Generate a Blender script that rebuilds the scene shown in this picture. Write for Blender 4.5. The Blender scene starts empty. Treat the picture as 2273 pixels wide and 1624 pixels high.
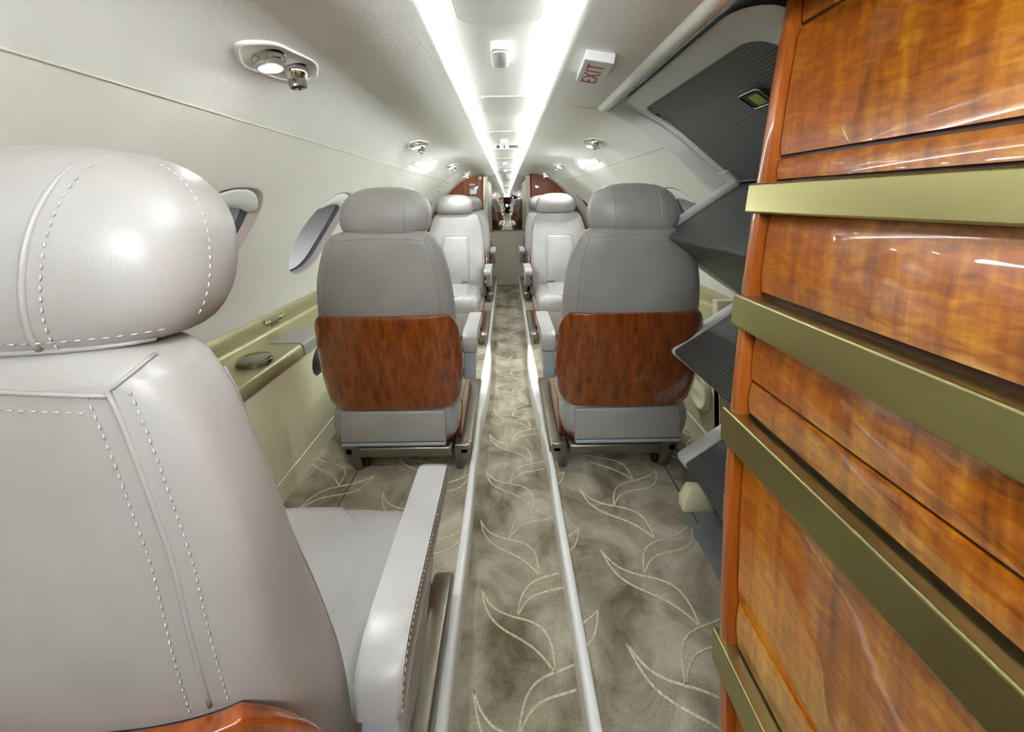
import bpy, bmesh, math, random
from mathutils import Vector, Matrix
random.seed(7)
SC = bpy.context.scene
COL = SC.collection
PI = math.pi
ZC = 1.15            # height of the eye above the aisle carpet; heights below are given relative to the eye
SF = -1.05           # seat floor relative to the eye

# ------------------------------------------------------------------ materials
def new_mat(name):
    m = bpy.data.materials.new(name); m.use_nodes = True
    nt = m.node_tree
    return m, nt, nt.nodes['Principled BSDF'], nt.nodes['Material Output']

def lin(r, g, b):
    f = lambda c: (c/255/12.92) if c/255 <= .04045 else ((c/255+.055)/1.055)**2.4
    return (f(r), f(g), f(b), 1)

def simple(name, rgb, rough=.5, metal=0, coat=0, bump=0, bscale=200, spec=.5, var=0, vscale=3):
    m, nt, p, o = new_mat(name)
    c = lin(*rgb)
    p.inputs['Base Color'].default_value = c
    p.inputs['Roughness'].default_value = rough
    p.inputs['Metallic'].default_value = metal
    p.inputs['Specular IOR Level'].default_value = spec
    p.inputs['Coat Weight'].default_value = coat
    p.inputs['Coat Roughness'].default_value = .05
    tc = nt.nodes.new('ShaderNodeTexCoord')
    if bump:
        n = nt.nodes.new('ShaderNodeTexNoise'); n.inputs['Scale'].default_value = bscale; n.inputs['Detail'].default_value = 4
        b = nt.nodes.new('ShaderNodeBump'); b.inputs['Strength'].default_value = bump; b.inputs['Distance'].default_value = .002
        nt.links.new(tc.outputs['Object'], n.inputs['Vector']); nt.links.new(n.outputs['Fac'], b.inputs['Height'])
        nt.links.new(b.outputs['Normal'], p.inputs['Normal'])
    if var:
        n = nt.nodes.new('ShaderNodeTexNoise'); n.inputs['Scale'].default_value = vscale; n.inputs['Detail'].default_value = 5
        r = nt.nodes.new('ShaderNodeMapRange'); r.inputs[1].default_value = .3; r.inputs[2].default_value = .7
        r.inputs[3].default_value = 1-var; r.inputs[4].default_value = 1+var
        mx = nt.nodes.new('ShaderNodeVectorMath'); mx.operation = 'SCALE'; mx.inputs[0].default_value = c[:3]
        nt.links.new(tc.outputs['Object'], n.inputs['Vector']); nt.links.new(n.outputs['Fac'], r.inputs[0])
        nt.links.new(r.outputs[0], mx.inputs['Scale']); nt.links.new(mx.outputs[0], p.inputs['Base Color'])
    return m

def leather(name, rgb, rough=.38):
    m, nt, p, o = new_mat(name)
    tc = nt.nodes.new('ShaderNodeTexCoord')
    n1 = nt.nodes.new('ShaderNodeTexNoise'); n1.inputs['Scale'].default_value = 420; n1.inputs['Detail'].default_value = 3
    n2 = nt.nodes.new('ShaderNodeTexNoise'); n2.inputs['Scale'].default_value = 22; n2.inputs['Detail'].default_value = 6; n2.inputs['Distortion'].default_value = .5
    n3 = nt.nodes.new('ShaderNodeTexNoise'); n3.inputs['Scale'].default_value = 7; n3.inputs['Detail'].default_value = 5
    for n in (n1, n2, n3): nt.links.new(tc.outputs['Object'], n.inputs['Vector'])
    b1 = nt.nodes.new('ShaderNodeBump'); b1.inputs['Strength'].default_value = .12; b1.inputs['Distance'].default_value = .001
    b2 = nt.nodes.new('ShaderNodeBump'); b2.inputs['Strength'].default_value = .16; b2.inputs['Distance'].default_value = .004
    nt.links.new(n1.outputs['Fac'], b1.inputs['Height']); nt.links.new(n2.outputs['Fac'], b2.inputs['Height'])
    nt.links.new(b1.outputs['Normal'], b2.inputs['Normal']); nt.links.new(b2.outputs['Normal'], p.inputs['Normal'])
    cr = nt.nodes.new('ShaderNodeValToRGB'); c = lin(*rgb)
    cr.color_ramp.elements[0].position = .3; cr.color_ramp.elements[1].position = .7
    cr.color_ramp.elements[0].color = (c[0]*.90, c[1]*.885, c[2]*.875, 1); cr.color_ramp.elements[1].color = (c[0]*1.06, c[1]*1.06, c[2]*1.07, 1)
    nt.links.new(n3.outputs['Fac'], cr.inputs[0]); nt.links.new(cr.outputs[0], p.inputs['Base Color'])
    p.inputs['Roughness'].default_value = rough
    p.inputs['Specular IOR Level'].default_value = .55
    return m

def wood(name, dark, mid, light, scale, ripple=0, lo=.30, hi=.72):
    """lacquered figured veneer; scale stretches the grain"""
    m, nt, p, o = new_mat(name)
    tc = nt.nodes.new('ShaderNodeTexCoord')
    mp = nt.nodes.new('ShaderNodeMapping'); mp.inputs['Scale'].default_value = scale
    n1 = nt.nodes.new('ShaderNodeTexNoise'); n1.inputs['Scale'].default_value = 1; n1.inputs['Detail'].default_value = 7; n1.inputs['Roughness'].default_value = .62; n1.inputs['Distortion'].default_value = .25
    nt.links.new(tc.outputs['Object'], mp.inputs['Vector']); nt.links.new(mp.outputs[0], n1.inputs['Vector'])
    cr = nt.nodes.new('ShaderNodeValToRGB')
    e = cr.color_ramp.elements
    e[0].position = lo; e[0].color = lin(*dark); e[1].position = hi; e[1].color = lin(*light)
    k = e.new(.50); k.color = lin(*mid)
    src = n1.outputs['Fac']
    if ripple:
        mp2 = nt.nodes.new('ShaderNodeMapping'); mp2.inputs['Scale'].default_value = (30, 30, 95)
        n2 = nt.nodes.new('ShaderNodeTexNoise'); n2.inputs['Scale'].default_value = 1; n2.inputs['Detail'].default_value = 3; n2.inputs['Distortion'].default_value = .8
        nt.links.new(tc.outputs['Object'], mp2.inputs['Vector']); nt.links.new(mp2.outputs[0], n2.inputs['Vector'])
        mx = nt.nodes.new('ShaderNodeMix'); mx.inputs[0].default_value = ripple
        nt.links.new(n1.outputs['Fac'], mx.inputs[2]); nt.links.new(n2.outputs['Fac'], mx.inputs[3])
        src = mx.outputs[0]
    nt.links.new(src, cr.inputs[0]); nt.links.new(cr.outputs[0], p.inputs['Base Color'])
    p.inputs['Roughness'].default_value = .3
    p.inputs['Coat Weight'].default_value = 1; p.inputs['Coat Roughness'].default_value = .02
    p.inputs['Coat IOR'].default_value = 1.5
    return m

def emit(name, rgb, s):
    m, nt, p, o = new_mat(name)
    p.inputs['Base Color'].default_value = (0.8, .8, .8, 1)
    p.inputs['Emission Color'].default_value = (*rgb, 1); p.inputs['Emission Strength'].default_value = s
    return m

M = {}
M['wall'] = simple('cream_wall_leather', (232, 231, 224), .55, bump=.25, bscale=160, var=.02, vscale=5)
M['ceil'] = simple('ceiling_vinyl', (236, 236, 232), .55, bump=.22, bscale=120)
M['channel'] = simple('ceiling_channel_vinyl', (200, 199, 192), .6, bump=.15, bscale=160)
M['panel'] = simple('lower_panel_vinyl', (246, 243, 204), .5, bump=.12, bscale=260)
M['aft'] = simple('cream_door_laminate', (226, 223, 206), .5)
M['ledge'] = simple('olive_satin_paint', (176, 172, 130), .32, metal=.4)
M['white'] = simple('white_plastic', (226, 227, 226), .35)
M['rim'] = simple('scuffed_white_paint', (232, 233, 231), .4, var=.05, vscale=14)
M['grey'] = simple('pale_grey_plastic', (165, 171, 175), .38)
M['lid'] = simple('grey_lid_plastic', (158, 156, 150), .4, bump=.1, bscale=400)
M['dark'] = simple('dark_void_plastic', (52, 54, 56), .6)
M['black'] = simple('black_plastic', (20, 20, 22), .45)
M['lea'] = leather('grey_leather', (164, 161, 156))
M['thread'] = simple('grey_thread', (192, 188, 183), .6)
M['seatwood'] = wood('seat_shell_veneer', (84, 34, 5), (142, 64, 10), (168, 88, 20), (58, 40, 1.9))
M['cabwood'] = wood('cabinet_veneer', (104, 46, 5), (186, 102, 12), (238, 168, 42), (34, 34, 1.3), ripple=.36, lo=.32, hi=.70)
M['cabedge'] = wood('cabinet_edge_veneer', (136, 64, 16), (172, 90, 28), (200, 118, 46), (30, 30, 3))
M['cabdark'] = simple('dark_carcass_wood', (62, 28, 12), .4)
M['brass'] = simple('brushed_brass', (184, 177, 124), .32, metal=1, bump=.05, bscale=90)
M['bronze'] = simple('bronze_metal', (142, 135, 122), .3, metal=.85)
M['chrome'] = simple('polished_chrome', (205, 203, 200), .1, metal=1)
M['nickel'] = simple('dark_nickel', (150, 144, 134), .18, metal=1)
M['railtrim'] = simple('pale_rail_trim', (232, 232, 225), .25)
M['steel'] = simple('grey_sill_metal', (150, 154, 158), .42, metal=.5)
M['plate'] = simple('fixture_plate_metal', (122, 115, 106), .3, metal=.8)
M['mirror'] = simple('mirror_silver', (236, 232, 230), .0, metal=1)
M['red'] = simple('red_lettering', (170, 40, 32), .5)
M['ink'] = simple('dark_lettering', (70, 72, 52), .6)
M['paper'] = simple('pale_green_placard', (216, 226, 194), .5)
M['green'] = simple('green_indicator', (128, 152, 58), .5)
M['pinkish'] = simple('window_reveal_plastic', (206, 192, 186), .45)
M['gasket'] = simple('blue_grey_gasket', (92, 96, 108), .22)
M['pinkicon'] = emit('red_icon_glow', (1, .1, .25), 1.2)
M['screen'] = emit('display_glow', (.25, .6, .7), .5)
M['lamp'] = emit('reading_lamp_lens', (1, .99, .97), 9)
M['wash'] = emit('wash_light_lens', (.88, .95, 1), 6)
M['coveR'] = emit('cove_light_bright', (.88, .95, 1), 11.5)
M['coveL'] = emit('cove_light_soft', (.88, .95, 1), 3.2)
M['fill_bulkhead'] = emit('bulkhead_fill_glow', (.88, .95, 1), 8)
M['fill_overhead'] = emit('overhead_fill_glow', (.88, .95, 1), 1.7)

def glass_mat():
    m, nt, p, o = new_mat('window_acrylic')
    nt.nodes.remove(p)
    tr = nt.nodes.new('ShaderNodeBsdfTransparent'); tr.inputs[0].default_value = (.92, .92, .91, 1)
    gl = nt.nodes.new('ShaderNodeBsdfGlossy'); gl.inputs['Roughness'].default_value = .02
    mx = nt.nodes.new('ShaderNodeMixShader'); mx.inputs[0].default_value = .03
    nt.links.new(tr.outputs[0], mx.inputs[1]); nt.links.new(gl.outputs[0], mx.inputs[2]); nt.links.new(mx.outputs[0], o.inputs[0])
    return m
M['glass'] = glass_mat()

def carpet_mat():
    m, nt, p, o = new_mat('taupe_carpet')
    tc = nt.nodes.new('ShaderNodeTexCoord')
    n1 = nt.nodes.new('ShaderNodeTexNoise'); n1.inputs['Scale'].default_value = 5.5; n1.inputs['Detail'].default_value = 6; n1.inputs['Roughness'].default_value = .65; n1.inputs['Distortion'].default_value = .6
    n2 = nt.nodes.new('ShaderNodeTexNoise'); n2.inputs['Scale'].default_value = 330; n2.inputs['Detail'].default_value = 2
    for n in (n1, n2): nt.links.new(tc.outputs['Object'], n.inputs['Vector'])
    cr = nt.nodes.new('ShaderNodeValToRGB')
    cr.color_ramp.elements[0].position = .34; cr.color_ramp.elements[0].color = lin(104, 94, 68)
    cr.color_ramp.elements[1].position = .68; cr.color_ramp.elements[1].color = lin(190, 181, 160)
    nt.links.new(n1.outputs['Fac'], cr.inputs[0])
    mr = nt.nodes.new('ShaderNodeMapRange'); mr.inputs[1].default_value = .3; mr.inputs[2].default_value = .7; mr.inputs[3].default_value = .8; mr.inputs[4].default_value = 1.2
    nt.links.new(n2.outputs['Fac'], mr.inputs[0])
    vm = nt.nodes.new('ShaderNodeVectorMath'); vm.operation = 'SCALE'
    nt.links.new(cr.outputs[0], vm.inputs[0]); nt.links.new(mr.outputs[0], vm.inputs['Scale']); nt.links.new(vm.outputs[0], p.inputs['Base Color'])
    b = nt.nodes.new('ShaderNodeBump'); b.inputs['Strength'].default_value = .6; b.inputs['Distance'].default_value = .003
    nt.links.new(n2.outputs['Fac'], b.inputs['Height']); nt.links.new(b.outputs['Normal'], p.inputs['Normal'])
    p.inputs['Roughness'].default_value = .95; p.inputs['Specular IOR Level'].default_value = .1
    p.inputs['Sheen Weight'].default_value = .25
    return m
M['carpet'] = carpet_mat()
M['loop'] = simple('pale_carpet_loop', (204, 196, 166), .95, bump=.8, bscale=260, spec=.1, var=.32, vscale=170)

def tread_mat():
    m, nt, p, o = new_mat('embossed_step_grip')
    tc = nt.nodes.new('ShaderNodeTexCoord')
    mp = nt.nodes.new('ShaderNodeMapping'); mp.inputs['Scale'].default_value = (95, 95, 95)
    v = nt.nodes.new('ShaderNodeTexVoronoi'); v.inputs['Randomness'].default_value = 0.0; v.inputs['Scale'].default_value = 1
    nt.links.new(tc.outputs['UV'], mp.inputs['Vector']); nt.links.new(mp.outputs[0], v.inputs['Vector'])
    b = nt.nodes.new('ShaderNodeBump'); b.inputs['Strength'].default_value = .9; b.inputs['Distance'].default_value = .003; b.invert = True
    nt.links.new(v.outputs['Distance'], b.inputs['Height']); nt.links.new(b.outputs['Normal'], p.inputs['Normal'])
    cr = nt.nodes.new('ShaderNodeValToRGB')
    cr.color_ramp.elements[0].position = .25; cr.color_ramp.elements[0].color = lin(112, 115, 113)
    cr.color_ramp.elements[1].position = .5; cr.color_ramp.elements[1].color = lin(72, 76, 76)
    nt.links.new(v.outputs['Distance'], cr.inputs[0]); nt.links.new(cr.outputs[0], p.inputs['Base Color'])
    p.inputs['Roughness'].default_value = .42
    return m
M['tread'] = tread_mat()

# ------------------------------------------------------------------ mesh helpers
class MB:
    def __init__(s): s.v = []; s.f = []; s.mi = []; s.uv = {}
    def add(s, verts, faces, mi=0):
        o = len(s.v); s.v += [tuple(v) for v in verts]
        for f in faces: s.f.append([i+o for i in f]); s.mi.append(mi)
    def box(s, a, b, mi=0):
        (x0, y0, z0), (x1, y1, z1) = a, b
        s.add([(x0,y0,z0),(x1,y0,z0),(x1,y1,z0),(x0,y1,z0),(x0,y0,z1),(x1,y0,z1),(x1,y1,z1),(x0,y1,z1)],
              [(0,3,2,1),(4,5,6,7),(0,1,5,4),(1,2,6,5),(2,3,7,6),(3,0,4,7)], mi)
    def obox(s, c, ax, hs, mi=0):
        """oriented box: centre, three axes, half sizes"""
        c = Vector(c); A = [Vector(a).normalized()*h for a, h in zip(ax, hs)]
        vs = [c+A[0]*i+A[1]*j+A[2]*k for k in (-1, 1) for i, j in ((-1,-1),(1,-1),(1,1),(-1,1))]
        s.add(vs, [(0,3,2,1),(4,5,6,7),(0,1,5,4),(1,2,6,5),(2,3,7,6),(3,0,4,7)], mi)
    def loft(s, rings, closed=True, cap=True, mi=0):
        n = len(rings[0]); vs = [p for r in rings for p in r]; fs = []
        for i in range(len(rings)-1):
            for j in range(n if closed else n-1):
                k = (j+1) % n
                fs.append((i*n+j, i*n+k, (i+1)*n+k, (i+1)*n+j))
        if cap and closed:
            fs.append(tuple(range(n-1, -1, -1))); fs.append(tuple((len(rings)-1)*n+j for j in range(n)))
        s.add(vs, fs, mi)
    def tube(s, path, r, n=6, mi=0, closed=False, flat=1.0):
        P = [Vector(p) for p in path]; rings = []
        up = None
        for i, p in enumerate(P):
            a = P[i-1] if (i > 0 or closed) else p; b = P[(i+1) % len(P)] if (i < len(P)-1 or closed) else p
            t = (b-a).normalized() if (b-a).length > 1e-9 else Vector((0,0,1))
            if up is None:
                up = Vector((0,0,1)) if abs(t.z) < .9 else Vector((1,0,0))
            u = t.cross(up); u = u.normalized() if u.length > 1e-6 else Vector((1,0,0))
            w = u.cross(t).normalized(); up = w
            rr = r[i] if isinstance(r, (list, tuple)) else r
            rings.append([p + u*math.cos(2*PI*k/n)*rr + w*math.sin(2*PI*k/n)*rr*flat for k in range(n)])
        if closed: rings.append(rings[0])
        s.loft(rings, True, not closed, mi)
    def lathe(s, c, axis, prof, n=24, mi=0):
        """prof: (distance along axis, radius)"""
        c = Vector(c); a = Vector(axis).normalized()
        u = a.orthogonal().normalized(); w = a.cross(u)
        s.loft([[c+a*h+(u*math.cos(2*PI*k/n)+w*math.sin(2*PI*k/n))*max(r, 1e-4) for k in range(n)] for h, r in prof], True, True, mi)
    def prism(s, poly, d0, d1, fn, mi=0):
        """poly of 2D points extruded d0..d1; fn(a,b,d)->xyz"""
        s.loft([[fn(a, b, d) for a, b in poly] for d in (d0, d1)], True, True, mi)
    def dashes(s, path, l, gap, r, mi=0):
        P = [Vector(p) for p in path]; L = [0]
        for a, b in zip(P, P[1:]): L.append(L[-1]+(b-a).length)
        def at(d):
            for i in range(len(P)-1):
                if d <= L[i+1]:
                    q = (d-L[i])/max(L[i+1]-L[i], 1e-9); return P[i].lerp(P[i+1], q)
            return P[-1]
        d = 0
        while d+l < L[-1]:
            s.tube([at(d), at(d+l*.5), at(d+l)], [r*.5, r, r*.5], 5, mi); d += l+gap
    def build(s, name, mats, parent=None, smooth=True, bevel=0, seg=2, sub=0, sharp=None, solid=0, loc=None):
        me = bpy.data.meshes.new(name); me.from_pydata(s.v, [], s.f)
        if not isinstance(mats, (list, tuple)): mats = [mats]
        for m in mats: me.materials.append(m)
        for p, i in zip(me.polygons, s.mi): p.material_index = i
        bm = bmesh.new(); bm.from_mesh(me); bmesh.ops.remove_doubles(bm, verts=bm.verts, dist=1e-6)
        bmesh.ops.recalc_face_normals(bm, faces=bm.faces)
        bm.to_mesh(me); bm.free()
        if smooth:
            me.polygons.foreach_set('use_smooth', [True]*len(me.polygons))
            if sharp is not None: me.set_sharp_from_angle(angle=math.radians(sharp))
        o = bpy.data.objects.new(name, me); COL.objects.link(o)
        if parent is not None: o.parent = parent
        if loc: o.location = loc
        if solid:
            md = o.modifiers.new('solid', 'SOLIDIFY'); md.thickness = solid; md.offset = 0
        if bevel:
            md = o.modifiers.new('bevel', 'BEVEL'); md.width = bevel; md.segments = seg; md.limit_method = 'ANGLE'; md.angle_limit = math.radians(35)
            md.harden_normals = False
        if sub:
            md = o.modifiers.new('sub', 'SUBSURF'); md.levels = sub; md.render_levels = sub
        return o

def W(x, y, z): return (x, y, z+ZC)

def tag(o, label=None, cat=None, group=None, kind=None):
    if label: o['label'] = label
    if cat: o['category'] = cat
    if group: o['group'] = group
    if kind: o['kind'] = kind
    return o
def thing(name, loc, label=None, cat=None, group=None, kind=None, rz=0):
    o = bpy.data.objects.new(name, None); COL.objects.link(o); o.location = loc; o.rotation_euler = (0, 0, rz)
    o.empty_display_size = .05
    return tag(o, label, cat, group, kind)
def struct(o, label=None, cat=None): return tag(o, label, cat, None, 'structure')
def copy_tree(o, parent=None):
    c = o.copy(); COL.objects.link(c)
    if parent is not None: c.parent = parent
    for ch in list(o.children): copy_tree(ch, c)
    return c

def interp(tab, x):
    if x <= tab[0][0]: return tab[0][1]
    for (a, va), (b, vb) in zip(tab, tab[1:]):
        if x <= b: return va+(vb-va)*(x-a)/(b-a)
    return tab[-1][1]
def smooth_interp(tab, x):
    """Catmull style cubic through the table"""
    n = len(tab)
    if x <= tab[0][0]: return tab[0][1]
    if x >= tab[-1][0]: return tab[-1][1]
    for i in range(n-1):
        if x <= tab[i+1][0]:
            x0, y0 = tab[i]; x1, y1 = tab[i+1]; h = x1-x0; t = (x-x0)/h
            def slope(k):
                if k == 0: return (tab[1][1]-tab[0][1])/(tab[1][0]-tab[0][0])
                if k == n-1: return (tab[-1][1]-tab[-2][1])/(tab[-1][0]-tab[-2][0])
                return (tab[k+1][1]-tab[k-1][1])/(tab[k+1][0]-tab[k-1][0])
            m0, m1 = slope(i)*h, slope(i+1)*h
            return (2*t**3-3*t*t+1)*y0+(t**3-2*t*t+t)*m0+(-2*t**3+3*t*t)*y1+(t**3-t*t)*m1

# ------------------------------------------------------------------ camera
F = 884.0; PX, PY = 1125.0, 444.0
cam = bpy.data.cameras.new('camera'); co = bpy.data.objects.new('camera', cam); COL.objects.link(co)
cam.sensor_fit = 'HORIZONTAL'; cam.sensor_width = 36; cam.lens = 36*F/2273
cam.shift_x = (2273/2-PX)/2273; cam.shift_y = (PY-1624/2)/2273
cam.clip_start = .02
co.location = (0, 0, ZC); co.rotation_euler = (PI/2, math.radians(.9), 0)
SC.camera = co

# ------------------------------------------------------------------ cabin shell
# half section: Z (relative to eye) -> X
WALLTAB = [(-.46, 1.01), (-.38, 1.0), (-.30, .972), (-.20, .93), (-.10, .872), (0, .80), (.05, .757), (.098, .712), (.147, .663), (.195, .612)]
CEILPTS = [(.612, .195), (.575, .226), (.535, .253), (.498, .275), (.46, .292), (.42, .305), (.377, .315), (.34, .319), (.302, .321), (.27, .325), (.238, .331), (.20, .339), (.172, .346)]
Y0, YP, YM = -.75, 4.95, 5.46      # forward bulkhead, aft partition, mirror door
SEAM = .195
def wallX(z): return smooth_interp(WALLTAB, z)

def wall_piece(sg, windows, y0, y1):
    """upper side wall with rounded window openings; windows: (yc, half width, zc, half height)"""
    mb = MB()
    zlo, zhi = -.46, SEAM
    cuts = sorted(windows)
    def P(y, z): return W(sg*wallX(z), y, z)
    def grid(ya, yb):
        ny = max(1, int((yb-ya)/.1)); nz = 22
        rings = [[P(ya+(yb-ya)*i/ny, zlo+(zhi-zlo)*k/nz) for k in range(nz+1)] for i in range(ny+1)]
        mb.loft(rings, False, False)
    cur = y0
    for (yc, hw, zc, hh) in cuts:
        ya, yb = yc-hw-.06, yc+hw+.06
        if ya > cur: grid(cur, ya)
        # radial bay
        pts = []
        N = 22
        for i in range(N): pts.append((ya, zlo+(zhi-zlo)*i/N))
        for i in range(8): pts.append((ya+(yb-ya)*i/8, zhi))
        for i in range(N): pts.append((yb, zhi-(zhi-zlo)*i/N))
        for i in range(8): pts.append((yb-(yb-ya)*i/8, zlo))
        hole = []
        for (y, z) in pts:
            a = math.atan2((z-zc)/hh, (y-yc)/hw); hole.append(win_pt(a, yc, hw, zc, hh))
        rings = []
        for k in range(9):
            t = k/8
            rings.append([P(h[0]+(p[0]-h[0])*t, h[1]+(p[1]-h[1])*t) for h, p in zip(hole, pts)])
        mb.loft(rings, True, False)
        cur = yb
    if cur < y1: grid(cur, y1)
    return mb
def win_pt(a, yc, hw, zc, hh):
    e = .78
    c, s = math.cos(a), math.sin(a)
    y = yc+hw*math.copysign(abs(c)**e, c); z = zc+hh*math.copysign(abs(s)**(e*1.04), s)
    # slightly egg-shaped: narrower towards the sill
    y = yc+(y-yc)*(1-.10*max(0, -(z-zc)/hh))
    return y, z

WINL = [(1.163, .18, -.14, .19), (1.885, .18, -.14, .19), (2.607, .18, -.14, .19), (3.34, .18, -.14, .19), (4.22, .18, -.14, .19)]
WINR = [(1.885, .18, -.14, .19), (2.607, .18, -.14, .19), (3.36, .18, -.14, .19), (4.32, .18, -.14, .19)]
YR = 1.53   # right wall starts aft of the entry door
o = wall_piece(-1, WINL, Y0, YM).build('wall_left', M['wall']); struct(o, 'cream upper side wall with oval windows on the left', 'wall')
o = wall_piece(1, WINR, YR, YM).build('wall_right', M['wall']); struct(o, 'cream upper side wall with oval windows on the right', 'wall')

wn = 0
def window(sg, yc, hw, zc, hh):
    global wn
    wn += 1
    root = thing('window_%d' % wn, W(sg*wallX(zc), yc, zc), kind='structure')
    R = root.location
    def loc(x, y, z): return (x-R.x, y-R.y, z+ZC-R.z)
    A = [2*PI*i/48 for i in range(48)]
    ring0 = []; ring1 = []; ring2 = []; ring3 = []; ring4 = []
    def at(a, shrink, out):
        y, z = win_pt(a, yc, hw*shrink, zc, hh*shrink)
        return loc(sg*(wallX(z)+out), y, z)
    mb = MB(); mb.loft([[at(a, sc, ou) for a in A] for sc, ou in ((1.03, .002), (1.0, .001), (.99, .005), (.97, .022), (.955, .036))], True, False)
    mb.build('window_frame', M['pinkish'], root)
    mb = MB(); mb.loft([[at(a, sc, ou) for a in A] for sc, ou in ((.96, .034), (.94, .036), (.932, .040), (.922, .042), (.912, .046), (.91, .056))], True, False)
    mb.build('gasket', M['gasket'], root)
    mb = MB(); mb.loft([[at(a, sc, ou) for a in A] for sc, ou in ((.93, .054), (.6, .054), (.3, .054), (.02, .054))], True, True)
    mb.build('pane', M['glass'], root)
    # raised shade: a white eyelid tucked in the top of the opening
    rings = []
    for i in range(13):
        q = -1+2*i/12; y = yc+hw*.80*q
        top = win_pt(math.acos(max(-1, min(1, q*.8))), yc, hw, zc, hh)[1]-.004
        h = .052*math.sqrt(max(0, 1-q*q))**.8+.004
        zt = min(top, zc+hh-.004)
        prof = [(.004, zt), (.012, zt-h*.15), (.004, zt-h*.55), (.01, zt-h), (.03, zt-h*.92), (.045, zt-h*.5), (.045, zt)]
        rings.append([loc(sg*(wallX(z)+d-.006), y, z) for d, z in prof])
    mb = MB(); mb.loft(rings, True, True); mb.build('shade', M['white'], root, sub=1)
for w_ in WINL: window(-1, *w_)
for w_ in WINR: window(1, *w_)

def strip(name, pts, y0, y1, mat, ny=1, smooth=True, sharp=40, **k):
    mb = MB()
    mb.loft([[W(x, y0+(y1-y0)*i/ny, z) for x, z in pts] for i in range(ny+1)], False, False)
    return mb.build(name, mat, smooth=smooth, sharp=sharp, **k)
LIP = [(.160, .349), (.152, .351), (.148, .356), (.152, .362), (.165, .366), (.25, .372)]
def ceil_pts(sg, lo=.7): return [(sg*x, z) for x, z in CEILPTS+LIP if x <= lo]
o = strip('ceiling', ceil_pts(-1), Y0, YM, M['ceil']); struct(o, 'curved cream ceiling panel on the left', 'ceiling')
def yfront(x): return 1.41+.12*max(0, min(1, (x-.33)/.135))
mb = MB(); mb.loft([[W(x, yfront(x)+(YM-yfront(x))*i/40, z) for x, z in ceil_pts(1)] for i in range(41)], False, False)
o = mb.build('ceiling', M['ceil'], sharp=40); struct(o, 'curved cream ceiling panel on the right', 'ceiling')
ENT = [(x, z+.0) for x, z in CEILPTS if x <= .345]+LIP
o = strip('ceiling', [(x, z) for x, z in ENT], Y0, 1.41, M['ceil']); struct(o, 'cream ceiling panel beside the entry door', 'ceiling')
# channel between the lips
CH = [(-.25, .375), (-.235, .392), (-.2, .401), (-.14, .402), (-.10, .400), (-.05, .399), (0, .399), (.05, .399), (.10, .400), (.14, .402), (.2, .401), (.235, .392), (.25, .375)]
o = strip('ceiling', CH, Y0, YM, M['channel'], sharp=60); struct(o, 'recessed centre channel of the ceiling with cove lighting', 'ceiling')
# seams
def seam_trim(name, path, r, mat, label):
    mb = MB(); mb.tube(path, r, 6); o = mb.build(name, mat); struct(o, label, 'trim'); return o
M['seal'] = simple('hatch_seal_rubber', (150, 146, 132), .7)
M['seam'] = simple('seam_welt', (196, 190, 168), .6)
seam_trim('trim_1', [W(-.6135, y, SEAM) for y in (Y0, 4.0)], .0026, M['seam'], 'thin seam welt along the left ceiling edge')
seam_trim('trim_2', [W(.6135, y, SEAM) for y in (YR, YP)], .0022, M['seam'], 'thin seam welt along the right ceiling edge')
seam_trim('trim_3', [W(x, 1.41, z-.001) for x, z in CEILPTS if x <= .345]+[W(.16, 1.41, .348)], .0022, M['seam'], 'ring seam across the right ceiling')
# moulding along the top of the door opening
mb = MB()
rings = []
for y in [Y0, .3, .62, .9, 1.2, 1.36, 1.41]:
    rings.append([W(.355+dx, y, .314+dz) for dx, dz in ((-.030, .006), (-.018, -.004), (-.002, -.007), (.012, -.001), (.016, .012), (.010, .05), (-.03, .05))])
mb.loft(rings, True, True); o = mb.build('trim_4', M['ceil'], sharp=50); struct(o, 'rounded cream moulding above the entry door', 'trim')
# end jamb of the right wall, aft of the door
mb = MB()
jp = [(x, z) for x, z in CEILPTS if .345 <= x][::-1]+[(wallX(SEAM-.655*i/16), SEAM-.655*i/16) for i in range(17)]
rings = [[W(x+d, y+yfront(x)-YR, z+d*.6) for x, z in jp] for d, y in ((.0, YR), (-.005, YR-.006), (-.004, YR-.014), (.004, YR-.018), (.30, YR-.012))]
mb.loft(rings, False, False); o = mb.build('trim_5', M['wall'], sharp=60); struct(o, 'cream edge of the right wall beside the entry door', 'trim')
mb = MB(); mb.box(W(.80, YR-.004, SF-.05), W(1.2, YR+.03, -.40)); o = mb.build('wall_right_end', M['panel'], smooth=False); struct(o, 'cream end panel of the right side wall behind the door steps', 'wall')
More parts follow.
